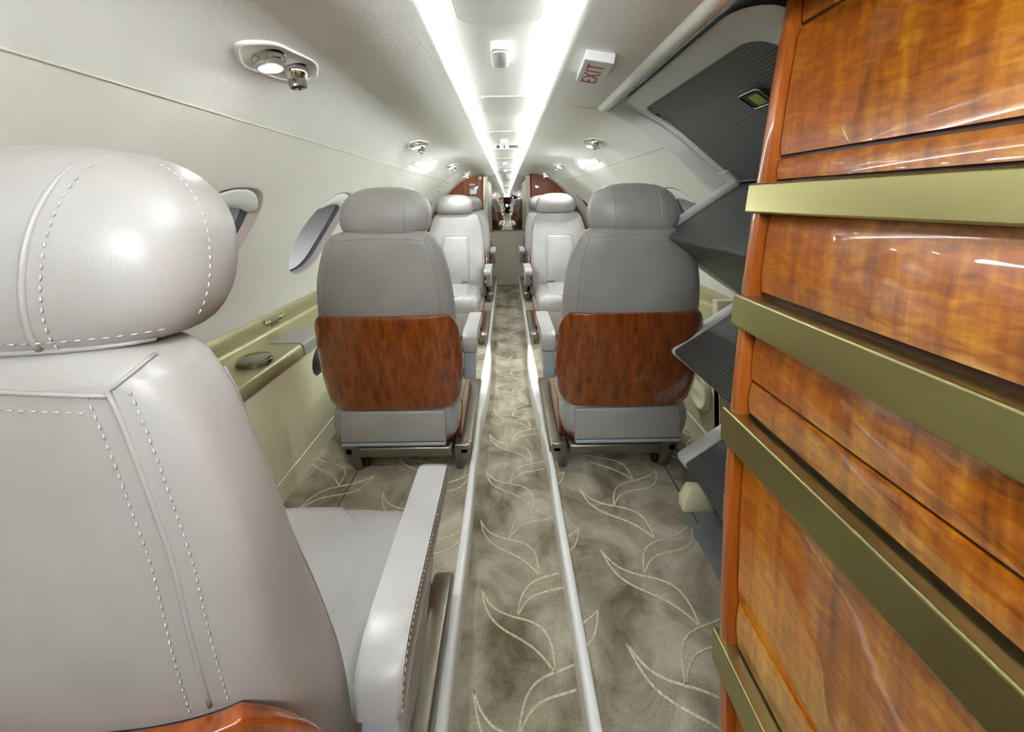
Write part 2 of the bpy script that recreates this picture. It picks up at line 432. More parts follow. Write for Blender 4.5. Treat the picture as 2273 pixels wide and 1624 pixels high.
# side ledges and lower panels --------------------------------------------------
LEDGE = [(1.012, -.458), (1.010, -.466), (1.004, -.474), (1.0, -.50), (1.002, -.525), (.996, -.537), (.98, -.543), (.93, -.545), (.86, -.545), (.824, -.545), (.81, -.549), (.803, -.558), (.80, -.57), (.797, -.592), (.803, -.597)]
def side_fit(sg, y0, y1, side):
    o = strip('trim_%d' % (6 if sg < 0 else 7), [(sg*x, z) for x, z in LEDGE], y0, y1, M['ledge'], sharp=60)
    struct(o, 'olive side ledge below the %s windows' % side, 'ledge')
    # lower panel with groove and kick strip
    mb = MB(); X = .80
    # pocket hole (left only)
    if sg < 0:
        yc, zc, rr = 1.70, -.66, .068
        def Pp(y, z): return W(sg*X, y, z)
        def rect(ya, yb, za, zb): mb.add([Pp(ya, za), Pp(yb, za), Pp(yb, zb), Pp(ya, zb)], [(0, 1, 2, 3)])
        ya, yb = yc-.12, yc+.12; za, zb = -.96, -.585
        rect(y0, ya, za, zb); rect(yb, y1, za, zb)
        outer = [(ya, za+(zb-za)*i/8) for i in range(8)]+[(ya+(yb-ya)*i/8, zb) for i in range(8)]+[(yb, zb-(zb-za)*i/8) for i in range(8)]+[(yb-(yb-ya)*i/8, za) for i in range(8)]
        inner = []
        for y, z in outer:
            a = math.atan2(z-zc, y-yc); inner.append((yc+rr*1.25*math.cos(a), zc+rr*math.sin(a)))
        mb.loft([[Pp(*p) for p in inner], [Pp(*p) for p in outer]], True, False)
        mb.loft([[Pp(*p) for p in inner], [W(sg*(X+.012), *p) for p in inner]], True, False)
        mb2 = MB(); mb2.loft([[W(sg*(X+d), yc+(y-yc)*s_, zc+(z-zc)*s_) for y, z in inner] for d, s_ in ((.008, 1.0), (.05, .97), (.06, .8), (.062, .02))], True, True)
        po = mb2.build('wall_pocket', M['dark']); struct(po, 'round dark pocket recessed in the left lower panel', 'pocket')
    else:
        mb.loft([[W(sg*X, y0, z), W(sg*X, y1, z)] for z in (-.96, -.8, -.585)], False, False)
    o = mb.build('wall_%s' % ('left_lower' if sg < 0 else 'right_lower'), M['panel'], smooth=False); struct(o, 'cream lower side panel on the %s' % side, 'wall')
    mb = MB(); mb.loft([[W(sg*x, y, z) for x, z in ((.806, -.955), (.806, -.963), (.7985, -.967), (.7985, SF-.003), (.83, SF-.004))] for y in (y0, y1)], False, False)
    o = mb.build('baseboard_%s' % side, M['panel'], smooth=False); struct(o, 'cream kick strip along the %s floor edge' % side, 'baseboard')
side_fit(-1, Y0, YP, 'left'); side_fit(1, YR-.01, YP, 'right')

# ------------------------------------------------------------------ floor
def floor_mesh(x0, x1, y0, y1, z, seed):
    mb = MB(); nx = max(2, int((x1-x0)/.05)); ny = int((y1-y0)/.1)
    mb.loft([[W(x0+(x1-x0)*i/nx, y0+(y1-y0)*j/ny, z) for i in range(nx+1)] for j in range(ny+1)], False, False)
    def leaf(S, E, curves):
        D = Vector(E)-Vector(S); N = Vector((-D.y, D.x))
        for a, b in curves:
            pts = []
            for i in range(23):
                t = i/22
                p = Vector(S)+D*t+N*(a*math.sin(PI*t)+b*math.sin(2*PI*t))
                pts.append(p)
            seg = []
            segs = []
            for p in pts:
                if x0+.004 < p.x < x1-.004 and y0 < p.y < y1: seg.append(p)
                else:
                    if len(seg) > 1: segs.append(seg)
                    seg = []
            if len(seg) > 1: segs.append(seg)
            for sgm in segs:
                rings = []
                for i, p in enumerate(sgm):
                    d = sgm[min(i+1, len(sgm)-1)]-sgm[max(i-1, 0)]; n = Vector((-d.y, d.x)).normalized()
                    wdt = .0027
                    rings.append([W(p.x+n.x*wdt*k, p.y+n.y*wdt*k, z+h) for k, h in ((-1, .0003), (-.6, .002), (.6, .002), (1, .0003))])
                mb.loft(rings, False, False, 1)
    rnd = random.Random(seed)
    for k in range(-4, 5):
        for j in range(-14, 10):
            sx = -.102+.36*k+rnd.uniform(-.012, .012); sy = 1.44-.254*j+(.0 if k % 2 == 0 else .01)+rnd.uniform(-.01, .01)
            leaf((sx, sy), (sx+.192, sy-.213), ((.10, -.10), (-.077, -.054)))
            leaf((sx+.309, sy+.09), (sx+.102, sy-.082), ((-.13, .063), (.052, .086)))
    o = mb.build('floor', [M['carpet'], M['loop']], smooth=False)
    return struct(o)
tag(floor_mesh(-.150, .158, Y0, YM, -ZC, 1), 'sunken aisle carpet with leaf pattern', 'floor')
tag(floor_mesh(-.83, -.158, Y0, YM, SF, 2), 'taupe leaf carpet under the left seats', 'floor')
tag(floor_mesh(.575, .83, YR-.25, YM, SF, 3), 'narrow strip of taupe carpet along the right wall', 'floor')
tag(floor_mesh(.160, .575, Y0, YM, SF, 4), 'taupe leaf carpet under the right seats and by the entry door', 'floor')
M['track'] = simple('seat_track_edge', (92, 88, 76), .8)
n_tr = 12
for sx in (-.60, .60):
    mb = MB(); mb.box(W(sx-.003, 1.28, SF-.001), W(sx+.003, 3.9, SF+.0015)); o = mb.build('trim_%d' % n_tr, M['track'], smooth=False); n_tr += 1
    struct(o, 'thin carpet join beside the %s wall' % ('left' if sx < 0 else 'right'), 'trim')
# aisle edge rails: (Y, inner X, outer X)
RAIL = [(Y0, .137, .163), (.787, .137, .163), (1.40, .137, .163), (1.57, .142, .165), (1.72, .140, .162), (1.94, .144, .166), (2.02, .136, .169), (2.24, .121, .170), (2.45, .117, .170), (2.62, .119, .167), (2.80, .130, .164), (3.0, .142, .164), (3.64, .144, .165), (YP, .144, .163), (YM-.01, .144, .163)]
for sg in (-1, 1):
    mb = MB(); rings = []
    nY = 90
    for i in range(nY+1):
        y = Y0+(YM-.01-Y0)*i/nY
        a = smooth_interp([(r[0], r[1]) for r in RAIL], y); b = smooth_interp([(r[0], r[2]) for r in RAIL], y)
        if sg > 0 and y < 1.75: b += .010; a += .012
        rings.append([W(sg*x, y, z) for x, z in ((a, -ZC), (a-.002, SF-.012), (a, SF+.004), (a+.005, SF+.009), (b-.006, SF+.010), (b-.001, SF+.006), (b, SF-.004), (b, -ZC))])
    mb.loft(rings, True, True)
    o = mb.build('trim_%d' % (8 if sg < 0 else 9), M['railtrim'], sharp=60); struct(o, 'pale plastic rail along the %s edge of the aisle' % ('left' if sg < 0 else 'right'), 'trim')

# ------------------------------------------------------------------ aft end: partition, mirror door
def arch_poly(sg, xin):
    """partition outline from inner edge up and round the cabin section"""
    pts = [(sg*xin, SF), (sg*xin, .3205)]
    for x, z in CEILPTS[::-1]:
        if x > xin: pts.append((sg*x, z-.001))
    for i in range(1, 15):
        z = SEAM-(SEAM+.458)*i/14; pts.append((sg*(wallX(z)-.001), z))
    pts += [(sg*.999, -.54), (sg*.80, -.545), (sg*.797, SF)]
    return pts
for sg in (-1, 1):
    mb = MB(); mb.prism(arch_poly(sg, .302), YP, YP+.035, lambda a, b, d: W(a, d, b))
    o = mb.build('wall_partition_%s' % ('left' if sg < 0 else 'right'), M['seatwood'], smooth=False); struct(o, 'lacquered wood partition on the %s side of the aft doorway' % ('left' if sg < 0 else 'right'), 'partition')
    # rounded wood nosing and cream jamb
    mb = MB(); mb.tube([W(sg*.30, YP+.008, SF), W(sg*.30, YP+.008, .318)], .014, 12); o = mb.build('trim_%d' % (20 if sg < 0 else 21), M['seatwood']); struct(o, 'rounded wood nosing on the %s edge of the aft doorway' % ('left' if sg < 0 else 'right'), 'trim')
    mb = MB(); mb.box(W(sg*.288, YP+.02, SF), W(sg*.36, YM-.02, .312)); mb.box(W(sg*.262, YM-.045, -ZC), W(sg*.36, YM, .33))
    o = mb.build('wall_jamb_%s' % ('left' if sg < 0 else 'right'), M['aft'], smooth=False, bevel=.006); struct(o, 'cream jamb on the %s side of the mirror door' % ('left' if sg < 0 else 'right'), 'wall')
d = thing('door_1', W(0, YM, -ZC), 'cream aft door with a mirror on its upper half', 'door', kind='structure')
mb = MB(); mb.box((-.30, .006, .004), (.30, .04, .735)); mb.build('door_panel', M['aft'], d, smooth=False, bevel=.004)
mb = MB(); RM = 3.0
mb.loft([[(x, -.05+(x*x+(z-1.15)**2)/(2*RM), z) for x in [-.30+.6*i/30 for i in range(31)]] for z in [.744+.816*j/40 for j in range(41)]], False, False); mb.build('mirror', M['mirror'], d)
mb = MB(); mb.box((-.30, -.016, .733), (.30, .012, .746)); mb.build('mirror_frame', M['nickel'], d, smooth=False, bevel=.002)
# aft shell above the doorway: closes the section
mb = MB(); mb.box(W(-1.1, YM+.04, -ZC-.05), W(1.1, YM+.06, .5)); o = mb.build('wall_back', M['panel'], smooth=False); struct(o, 'aft bulkhead behind the mirror door', 'wall')

# forward bulkhead with the cockpit opening (behind the camera, seen in the mirror)
mb = MB()
for sg in (-1, 1):
    mb.box(W(sg*.28, Y0-.03, -ZC), W(sg*1.1, Y0, .45))
mb.box(W(-.28, Y0-.03, .24), W(.28, Y0, .45))
o = mb.build('wall_front', M['seatwood'], smooth=False); struct(o, 'wood bulkhead at the front of the cabin', 'wall')
mb = MB(); mb.box(W(-.7, Y0-1.2, -ZC-.02), W(.7, Y0-1.18, .45)); mb.box(W(-.7, Y0-1.2, -ZC-.04), W(.7, Y0-.03, -ZC-.02)); mb.box(W(-.7, Y0-1.2, .43), W(.7, Y0-.03, .45))
mb.box(W(-.72, Y0-1.2, -ZC), W(-.7, Y0-.03, .45)); mb.box(W(.7, Y0-1.2, -ZC), W(.72, Y0-.03, .45))
o = mb.build('wall_cockpit', M['black'], smooth=False); struct(o, 'dark cockpit shell beyond the front bulkhead', 'wall')
ip = thing('instrument_panel', W(0, Y0-.95, -ZC), 'dark cockpit instrument panel with glowing screens', 'instrument panel')
mb = MB(); mb.box((-.62, 0, .001), (.62, .06, .85)); mb.box((-.12, .06, .001), (.12, .5, .5)); mb.build('console', M['black'], ip, smooth=False, bevel=.01)
for sx in (-.4, 0, .4):
    mb = MB(); mb.box((sx-.12, .058, .55), (sx+.12, .066, .75)); mb.build('display', M['screen'], ip, smooth=False, bevel=.004)

# outer skin so no daylight leaks behind the lining
mb = MB()
sk = [(.22, .43), (.36, .47), (.5, .44), (.7, .36), (.9, .2), (1.05, 0), (1.15, -.3), (1.15, -.7), (1.05, -1.0), (.9, -1.2)]
mb.loft([[W(x, y, z) for x, z in sk] for y in (Y0, YR+.02)], False, False)
o = mb.build('wall_right_skin', M['dark'], smooth=False); struct(o, 'dark fuselage shell behind the entry door', 'wall')
mb = MB(); mb.box(W(-.9, Y0, -ZC-.06), W(1.1, YM, -ZC-.03)); o = mb.build('floor', M['dark'], smooth=False); struct(o, 'under floor structure', 'floor')

# ------------------------------------------------------------------ seats
BK = [(.20, .03, .16, .235), (.24, .005, .15, .243), (.30, -.02, .13, .250), (.40, -.056, .105, .255), (.48, -.08, .085, .256), (.56, -.108, .055, .255), (.642, -.131, .02, .252), (.71, -.143, -.012, .248), (.78, -.150, -.035, .240), (.83, -.155, -.045, .228), (.87, -.158, -.05, .216), (.90, -.159, -.054, .204), (.92, -.158, -.058, .192), (.935, -.153, -.064, .174), (.944, -.142, -.076, .145)]
def bk(z):
    return tuple(smooth_interp([(r[0], r[i]) for r in BK], z) for i in (1, 2, 3))
NEXP = 3.6
def bk_pt(z, ang, grow=0, m=1):
    yr, yf, w = bk(z); yc, d = (yr+yf)/2, (yf-yr)/2
    c, s = math.cos(ang), math.sin(ang); e = 2/NEXP
    return Vector((m*math.copysign(abs(c)**e, c)*(w+grow), yc+math.copysign(abs(s)**e, s)*(d+grow), z))
def bk_x(z, x, rear, off=0, m=1):
    yr, yf, w = bk(z); yc, d = (yr+yf)/2, (yf-yr)/2
    q = min(.999, abs(x)/w); y = d*(1-q**NEXP)**(1/NEXP)+off
    return Vector((m*x, yc-y if rear else yc+y, z))
HR = [(0, .125, .048), (.006, .147, .058), (.02, .160, .067), (.045, .167, .074), (.075, .166, .077), (.10, .160, .075), (.122, .149, .069), (.140, .132, .060), (.153, .110, .049), (.163, .080, .034), (.169, .035, .014)]
HZ, HY = .937, -.092
def hr_pt(h, ang, m=1):
    w = smooth_interp([(r[0], r[1]) for r in HR], h); d = smooth_interp([(r[0], r[2]) for r in HR], h)
    c, s = math.cos(ang), math.sin(ang); e = 2/2.7
    return Vector((m*math.copysign(abs(c)**e, c)*w, HY+.02*h/.17+math.copysign(abs(s)**e, s)*d, HZ+h))
def hr_x(h, x, rear=True, off=0, m=1):
    w = smooth_interp([(r[0], r[1]) for r in HR], h); d = smooth_interp([(r[0], r[2]) for r in HR], h)
    q = min(.999, abs(x)/w); y = d*(1-q**2.7)**(1/2.7)+off
    return Vector((m*x, HY+.02*h/.17+(-y if rear else y), HZ+h))

def make_seat(m, label):
    """m=+1: aisle armrest on local +x. origin on the floor below the rear of the seat pan; occupant looks to +y"""
    root = thing('cabin_seat', (0, 0, 0), label, 'seat', 'grey leather cabin seats')
    V = lambda x, y, z: (m*x, y, z)
    NA = 56; AN = [2*PI*i/NA for i in range(NA)]
    # --- backrest
    mb = MB(); zs = [.20+(.944-.20)*(i/30) for i in range(31)]
    zs = sorted(set(zs+[.92, .93, .937, .941]))
    mb.loft([[bk_pt(z, a, 0, m) for a in AN] for z in zs], True, True)
    back = mb.build('backrest', M['lea'], root)
    # seams with twin stitching, both rear edges
    pip = MB(); sti = MB()
    for sx in (-1, 1):
        def xs(z): return sx*(bk(z)[2]*.845-.004)
        zz = [.645+(.915-.645)*i/22 for i in range(23)]
        pip.tube([bk_x(z, xs(z), True, -.0004, m) for z in zz]+[bk_x(.915+.018*t, sx*bk(.915+.018*t)[2]*(.825+.165*t), True, -.0004, m) for t in (.1, .2, .3, .4, .5, .6, .7, .8, .9, 1)], .0021, 6)
        for off in (-.013, .012):
            sti.dashes([bk_x(z, xs(z)+off*sx, True, .0006, m) for z in zz], .0042, .0036, .0008)
        # shoulder seam up to the headrest
    zt = .911
    pip.tube([bk_x(zt+.012*(1-(x/.17)**2), x, True, .0004, m) for x in [-.162+.324*i/20 for i in range(21)]], .0018, 6)
    sti.dashes([bk_x(zt-.012+.012*(1-(x/.17)**2), x, True, .0006, m) for x in [-.15+.30*i/20 for i in range(21)]], .0042, .0036, .0008)
    # front edge piping of the side bolsters
    for sx in (-1, 1):
        pip.tube([bk_pt(z, math.atan2(.55, sx), .0005, m) for z in [.34+(.90-.34)*i/24 for i in range(25)]], .0022, 6)
    pip.add(sti.v, sti.f, 1); pip.build('seam', [M['lea'], M['thread']], back)
    # front centre panel
    cp = MB(); rings = []
    def halfw(z): return .118+.012*(.74-z)/.4
    zz = [.335+(.745-.335)*i/24 for i in range(25)]
    for z in zz:
        k = min(1, math.sqrt(max(0, 1-max(0, (z-.705)/.041)**2))); hw = halfw(z)-.035*(1-k) if z > .705 else halfw(z)
        edge = max(0, min(1, (.745-z)/.012))
        row = []
        for i in range(17):
            x = hw*(-1+2*i/16); e = min(1, (1-abs(x)/hw)/.12)
            row.append(bk_x(z, x, False, -.003+.015*min(1, e**.5)*min(1, edge**.5), m))
        rings.append(row)
    cp.loft(rings, False, False); cpo = cp.build('back_panel', M['lea'], back)
    pp = MB(); path = [bk_x(z, -halfw(z), False, .0006, m) for z in zz if z < .705]
    path += [bk_x(.705+.040*math.sin(a), -(halfw(.705)-.035)-.035*math.cos(a), False, .0006, m) for a in [PI/2*i/6 for i in range(1, 7)]]
    path += [bk_x(.745, x, False, .0006, m) for x in (-.05, 0, .05)]
    path += [bk_x(.705+.040*math.sin(a), (halfw(.705)-.035)+.035*math.cos(a), False, .0006, m) for a in [PI/2*(1-i/6) for i in range(0, 7)]]
    path += [bk_x(z, halfw(z), False, .0006, m) for z in zz[::-1] if z < .705]
    pp.tube(path, .0038, 6); pp.build('panel_piping', M['lea'], cpo)
    # --- headrest
    mb = MB(); hs = [0, .003, .006, .012, .02, .032, .045, .06, .075, .09, .10, .11, .122, .131, .14, .148, .155, .16, .164, .167, .169]
    mb.loft([[hr_pt(h, a, m) for a in AN] for h in hs], True, True)
    hd = mb.build('headrest', M['lea'], root)
    pip = MB(); sti = MB()
    for sx in (-1, 1):
        hh = [.008+.147*i/24 for i in range(25)]
        pip.tube([hr_x(h, sx*.082, True, -.0002, m) for h in hh], [.0024]*20+[.002, .0016, .0012, .0008, .0004], 6)
        sti.dashes([hr_x(h, sx*.093, True, .0006, m) for h in hh if smooth_interp([(r[0], r[1]) for r in HR], h) > .1], .0042, .0036, .0008)
    sti.dashes([hr_x(.014, x, True, .0006, m) for x in [-.15+.30*i/30 for i in range(31)]], .0042, .0036, .0008)
    pip.tube([hr_x(.006, x, True, .0004, m) for x in [-.14+.28*i/30 for i in range(31)]], .0022, 6)
    sti.dashes([hr_pt(h, math.radians(-5), m)*1.0 for h in [.02+.135*i/20 for i in range(21)]], .0042, .0036, .0008)
    pip.add(sti.v, sti.f, 1); pip.build('seam', [M['lea'], M['thread']], hd)
    for sx in (-.09, .09):
        mb = MB(); mb.lathe((m*sx, -.10, .915), (0, 0, 1), [(0, .011), (.03, .011)], 12); mb.lathe((m*sx, -.085, .941), (0, 1, 0), [(0, .008), (.045, .009)], 10)
        mb.build('headrest_post', M['chrome'], hd)
    # --- wood shell wrapped round the lower back
    mb = MB(); rings = []
    NV, NU = 26, 40
    for j in range(NV+1):
        v = j/NV; z = .243+(.640-.243)*v
        # how far the shell wraps round each side, as an angle from the rear
        if v < .20: wr = .50+.46*math.sin(PI/2*v/.20)
        elif v < .62: wr = .96+.05*math.sin(PI*(v-.2)/.42)
        else: wr = .96-.31*((v-.62)/.38)**3.2
        row = []
        for i in range(NU+1):
            q = -1+2*i/NU
            a = -PI/2+q*wr*PI/2*.94
            row.append(bk_pt(z, a, .009+.005*math.sin(PI*v), m))
        rings.append(row)
    mb.loft(rings, False, False)
    mb.build('back_shell', M['seatwood'], root, solid=.014, bevel=.004, seg=3, sharp=50)
    # --- seat pan: rear cover, corner bolsters, wood skirt
    mb = MB(); mb.box(V(-.205, -.016, .116), V(.205, .05, .236)) if m > 0 else mb.box((-.205, -.016, .116), (.205, .05, .236))
    rc = mb.build('rear_cover', M['lid'] if False else M['lea'], root, bevel=.008, seg=3)
    mb = MB(); mb.box((-.203, -.014, .100), (.203, .05, .113)); mb.build('cover_lip', M['grey'], rc, bevel=.004)
    def pan_ring(z, grow):
        r = []
        for a in AN:
            c, s = math.cos(a), math.sin(a); e = 2/8
            r.append(V(math.copysign(abs(c)**e, c)*(.256+grow), .235+math.copysign(abs(s)**e, s)*(.247+grow), z))
        return r
    mb = MB(); mb.loft([pan_ring(z, g) for z, g in ((.116, -.030), (.122, -.016), (.14, -.005), (.17, 0), (.205, .0), (.230, -.006), (.245, -.016), (.254, -.03))], True, True)
    mb.build('seat_pan', M['lea'], root)
    mb = MB(); mb.loft([pan_ring(z, g) for z, g in ((.094, -.032), (.10, -.022), (.125, -.009), (.15, -.006), (.16, -.010))], True, True)
    mb.build('wood_skirt', M['seatwood'], root)
    # aisle side wood panel
    mb = MB(); mb.prism([(.06, .10), (.50, .10), (.52, .14), (.50, .215), (.10, .225), (.05, .17)], .243, .259, lambda a, b, d: V(d, a, b)); mb.build('side_panel', M['seatwood'], root, bevel=.005)
    # --- cushion
    mb = MB(); rings = []
    def cush_top(x, y):
        t = .345-.014*(abs(x)/.24)**4*0
        return t
    prof = [(.10, .25), (.10, .335), (.14, .352), (.22, .352), (.32, .347), (.42, .345), (.48, .338), (.515, .318), (.532, .285), (.535, .24), (.528, .20), (.50, .19), (.3, .20)]
    nx = 16
    for i in range(nx+1):
        q = -1+2*i/nx; x = .243*q
        edge = 1-max(0, (abs(q)-.72)/.28)**2.4
        groove = -.010*math.exp(-((abs(x)-.158)/.012)**2)
        rings.append([V(x*(1 if 0 < k < len(prof)-1 else .99), y-(.012*(1-edge) if y > .5 else 0), z-(.040*(1-edge) if z > .28 else 0)+(groove if z > .31 else 0)) for k, (y, z) in enumerate(prof)])
    mb.loft(rings, True, True); cu = mb.build('seat_cushion', M['lea'], root, sub=1)
    # raised U shaped centre pad
    mb = MB(); rows = []
    def topz(y): return smooth_interp([(a, b) for a, b in prof[1:8]], y)
    for j in range(19):
        y = .12+.385*j/18
        k = max(0, (y-.36)/.145); hw = .142*math.sqrt(max(.02, 1-k*k))
        rows.append([V(hw*(-1+2*i/14), y, topz(y)-.004+.013*min(1, (1-abs(-1+2*i/14))/.2)**.5*min(1, (.51-y)/.03)**.5) for i in range(15)])
    mb.loft(rows, False, False); mb.build('centre_pad', M['lea'], cu)
    # leg rest flap under the front edge
    mb = MB(); mb.prism([(.505, .245), (.528, .245), (.534, .20), (.530, .06), (.52, .045), (.505, .05)], -.225, .225, lambda a, b, d: V(d, a, b)); mb.build('leg_rest', M['lea'], root, bevel=.008, seg=3)
    # --- armrest (aisle side only)
    mb = MB()
    pr = [(.018, .452), (.020, .475), (.030, .495), (.052, .508), (.09, .513), (.25, .511), (.372, .509), (.388, .504), (.394, .492), (.392, .474), (.384, .465), (.30, .462), (.20, .460), (.09, .456), (.05, .448), (.028, .444)]
    hw = .028; ct = (.20, .485)
    rings = []
    for dx, sh in ((-hw, .955), (-hw-.0005, .975), (-hw+.003, .99), (-hw+.008, 1.0), (0, 1.003), (hw-.008, 1.0), (hw-.003, .99), (hw+.0005, .975), (hw, .955)):
        rings.append([V(.295+dx, ct[0]+(a-ct[0])*sh, ct[1]+(b-ct[1])*sh) for a, b in pr])
    mb.loft(rings, True, True)
    mb.prism([(.092, .47), (.36, .47), (.352, .452), (.28, .412), (.20, .355), (.14, .333), (.110, .335), (.094, .35)], .279, .313, lambda a, b, d: V(d, a, b))
    for dx in (-hw-.001, hw+.001):
        mb.dashes([V(.295+dx, a, b) for a, b in ((.024, .455), (.028, .478), (.05, .497), (.09, .503), (.25, .501), (.375, .499))], .0040, .0032, .0008, 1)
    ar = mb.build('armrest', [M['lea'], M['thread']], root, sharp=50)
    mb = MB(); mb.prism([(.03, .46), (.085, .46), (.085, .36), (.078, .335), (.062, .325), (.045, .332), (.034, .35)], .272, .318, lambda a, b, d: V(d, a, b))
    br = mb.build('armrest_bracket', M['grey'], root, bevel=.004)
    mb = MB(); mb.lathe(V(.256, .058, .352), (m*1, 0, 0), [(0, .016), (.004, .018), (.018, .018)], 16); mb.build('pivot_knob', M['chrome'], br)
    # --- belt buckle lying in the crease
    mb = MB()
    mb.tube([V(.085+.02*math.cos(a), .135+.012*math.sin(a), .376+.006*math.sin(a)) for a in [2*PI*i/14 for i in range(14)]], .0035, 6, closed=True)
    mb.tube([V(.135+.022*math.cos(a), .135+.010*math.sin(a), .380+.008*math.cos(a)) for a in [2*PI*i/14 for i in range(14)]], .0035, 6, closed=True)
    mb.box(*sorted([V(.07, .122, .370), V(.10, .146, .381)]))
    mb.build('belt_buckle', M['chrome'], root)
    # --- base frame
    mb = MB()
    mb.box(*minmax(V(-.14, -.012, .055), V(.225, .04, .094)))
    cb = mb.build('rear_crossbar', M['bronze'], root, bevel=.008, seg=3)
    def leg(xo, lean, y0, y1):
        mb = MB(); r = []
        for t, wd in ((1, .040), (.62, .036), (.3, .022), (.0, .020)):
            z = .001+.094*t; x = xo+lean*(1-t)
            r.append([V(x-wd*(1 if lean > 0 else .55), y0, z), V(x+wd*(.55 if lean > 0 else 1), y0, z), V(x+wd*(.55 if lean > 0 else 1), y1, z), V(x-wd*(1 if lean > 0 else .55), y1, z)])
        mb.loft(r, True, True); return mb.build('leg', M['bronze'], root, bevel=.005)
    leg(.255, -.006, 0, .05); leg(-.165, .03, 0, .05); leg(.255, -.006, .50, .56); leg(-.165, .03, .50, .56)
    mb = MB(); mb.prism([(.0, .055), (.0, .085), (.015, .100), (.20, .100), (.45, .104), (.57, .098), (.600, .085), (.600, .055)], .252, .303, lambda a, b, d: V(d, a, b))
    mb.build('side_rail', M['bronze'], root, bevel=.009, seg=3)
    mb = MB(); mb.prism([(.0, .055), (.0, .090), (.585, .090), (.585, .055)], -.20, -.16, lambda a, b, d: V(d, a, b)); mb.build('side_rail', M['bronze'], root, bevel=.008)
    mb = MB(); mb.box(*minmax(V(-.13, .05, .05), V(.23, .5, .095))); mb.build('base_plate', M['black'], root, bevel=.005)
    mb = MB(); mb.lathe(V(-.118, .03, .002), (0, 0, 1), [(0, .012), (.012, .014), (.03, .010)], 10); mb.tube([V(-.112, .03, .04), V(-.10, .03, .055)], .006, 6); mb.build('track_fitting', M['black'], root)
    return root
def minmax(a, b): return tuple(map(min, a, b)), tuple(map(max, a, b))

XS = .455; ZS = ZC+SF
sA = make_seat(1, 'nearest grey leather seat at the lower left, its headrest close to the camera')
sA.location = (-XS, .44, ZS)
sC = make_seat(-1, 'grey leather seat on the right past the entry door, wood-backed rear showing')
sC.location = (XS, 1.56, ZS)
def put(src, x, y, rz, label):
    r = copy_tree(src); r.location = (x, y, ZS); r.rotation_euler = (0, 0, rz); r['label'] = label; return r
sB = put(sA, -XS, 1.56, 0, 'grey leather seat on the left beside the olive ledge, whole wood-backed rear showing')
def part_of(r, n): return [c for c in r.children if c.name.split('.')[0] == n][0]
h = part_of(sA, 'headrest'); h.location.x = .022; h.scale.x = 1.06
part_of(sB, 'headrest').location.x = .008
part_of(sC, 'headrest').location.x = .010
put(sC, -XS, 3.46, PI, 'front left seat of those facing the camera, with a plain leather back panel')
put(sA, XS, 3.46, PI, 'front right seat of those facing the camera, with a plain leather back panel')
put(sC, -XS, 4.70, PI, 'rearmost left seat, mostly hidden behind another seat, next to the switch panel partition')
put(sA, XS, 4.70, PI, 'rearmost right seat, mostly hidden behind another seat, next to the plain wood partition')

# ------------------------------------------------------------------ galley cabinet
CAB = [(-1.05, .342), (-.913, .3435), (-.7025, .348), (-.587, .354), (-.51, .3575), (-.349, .3715), (-.28, .379), (-.157, .394), (-.0955, .4025), (.035, .4245), (.104, .436), (.181, .449), (.257, .463), (.334, .4785), (.45, .50)]
def cabX(z): return smooth_interp(CAB, z)
YC0, YC1 = -.42, .68
cab = thing('galley_cabinet', W(.36, YC1, SF), 'tall glossy wood galley cabinet with brass rails along the right edge', 'cabinet')
cl = cab.location
def cloc(x, y, z): return (x-cl.x, y-cl.y, z+ZC-cl.z)
mb = MB()
zs = [SF+.001+(.45-SF)*i/50 for i in range(51)]
pf = [(cabX(z), z) for z in zs]
rings = []
for y, din in ((YC0, 0), (YC1-.004, 0)):
    rings.append([cloc(x+din+.022, y, z) for x, z in pf]+[cloc(.98, y, .45), cloc(.98, y, SF+.001)])
mb.loft(rings, True, True); mb.build('carcass', M['cabdark'], cab, sharp=40)
mb = MB(); rings = []
for y, din in ((.6535, .024), (.654, .002), (.658, 0), (YC1-.010, 0), (YC1-.003, .003), (YC1, .010), (YC1, .03)):
    rings.append([cloc(x+din, y, z) for x, z in pf])
mb.loft(rings, False, False); mb.build('stile', M['cabedge'], cab, sharp=50)
def front(name, z0, z1, off=-.014, y1=.651, mat='cabwood', label=None):
    n = max(2, int((z1-z0)/.02)); b = .004
    rows = []
    zz = [z0+(z1-z0)*i/n for i in range(n+1)]
    mb = MB()
    prof = [(cabX(z0)+.026, z0)]+[(cabX(z)-off+(b*.7 if k in (0, n) else 0), z) for k, z in enumerate(zz)]+[(cabX(z1)+.026, z1)]
    mb.loft([[cloc(x+d, y, z) for x, z in prof] for y, d in ((YC0, 0), (y1-.004, 0), (y1-.001, .0025), (y1, .006))], True, True)
    o = mb.build(name, M[mat], cab, sharp=40)
    if label: o['label'] = label
    return o
front('upper_door', .281, .44)
front('upper_door', .066, .274)
front('pull_out_shelf', .027, .059)
front('drawer', -.155, -.030)
front('drawer', -.297, -.222)
front('pull_out_shelf', -.350, -.303)
front('lower_door', -.655, -.417)
front('pull_out_shelf', -.730, -.661)
front('lower_door', -1.03, -.797)
for (za, zb) in ((-.029, .0225), (-.2190, -.164), (-.414, -.357), (-.793, -.735)):
    mb = MB()
    xa, xb = cabX(za), cabX(zb)
    mb.loft([[cloc(x, y, z) for x, z in ((xa+.024, za), (xa-.007, za+.001), (xb-.007, zb-.001), (xb+.024, zb))] for y in (YC0, YC1+.004)], True, True)
    mb.build('brass_rail', M['brass'], cab, bevel=.0035, seg=3, smooth=True, sharp=50)

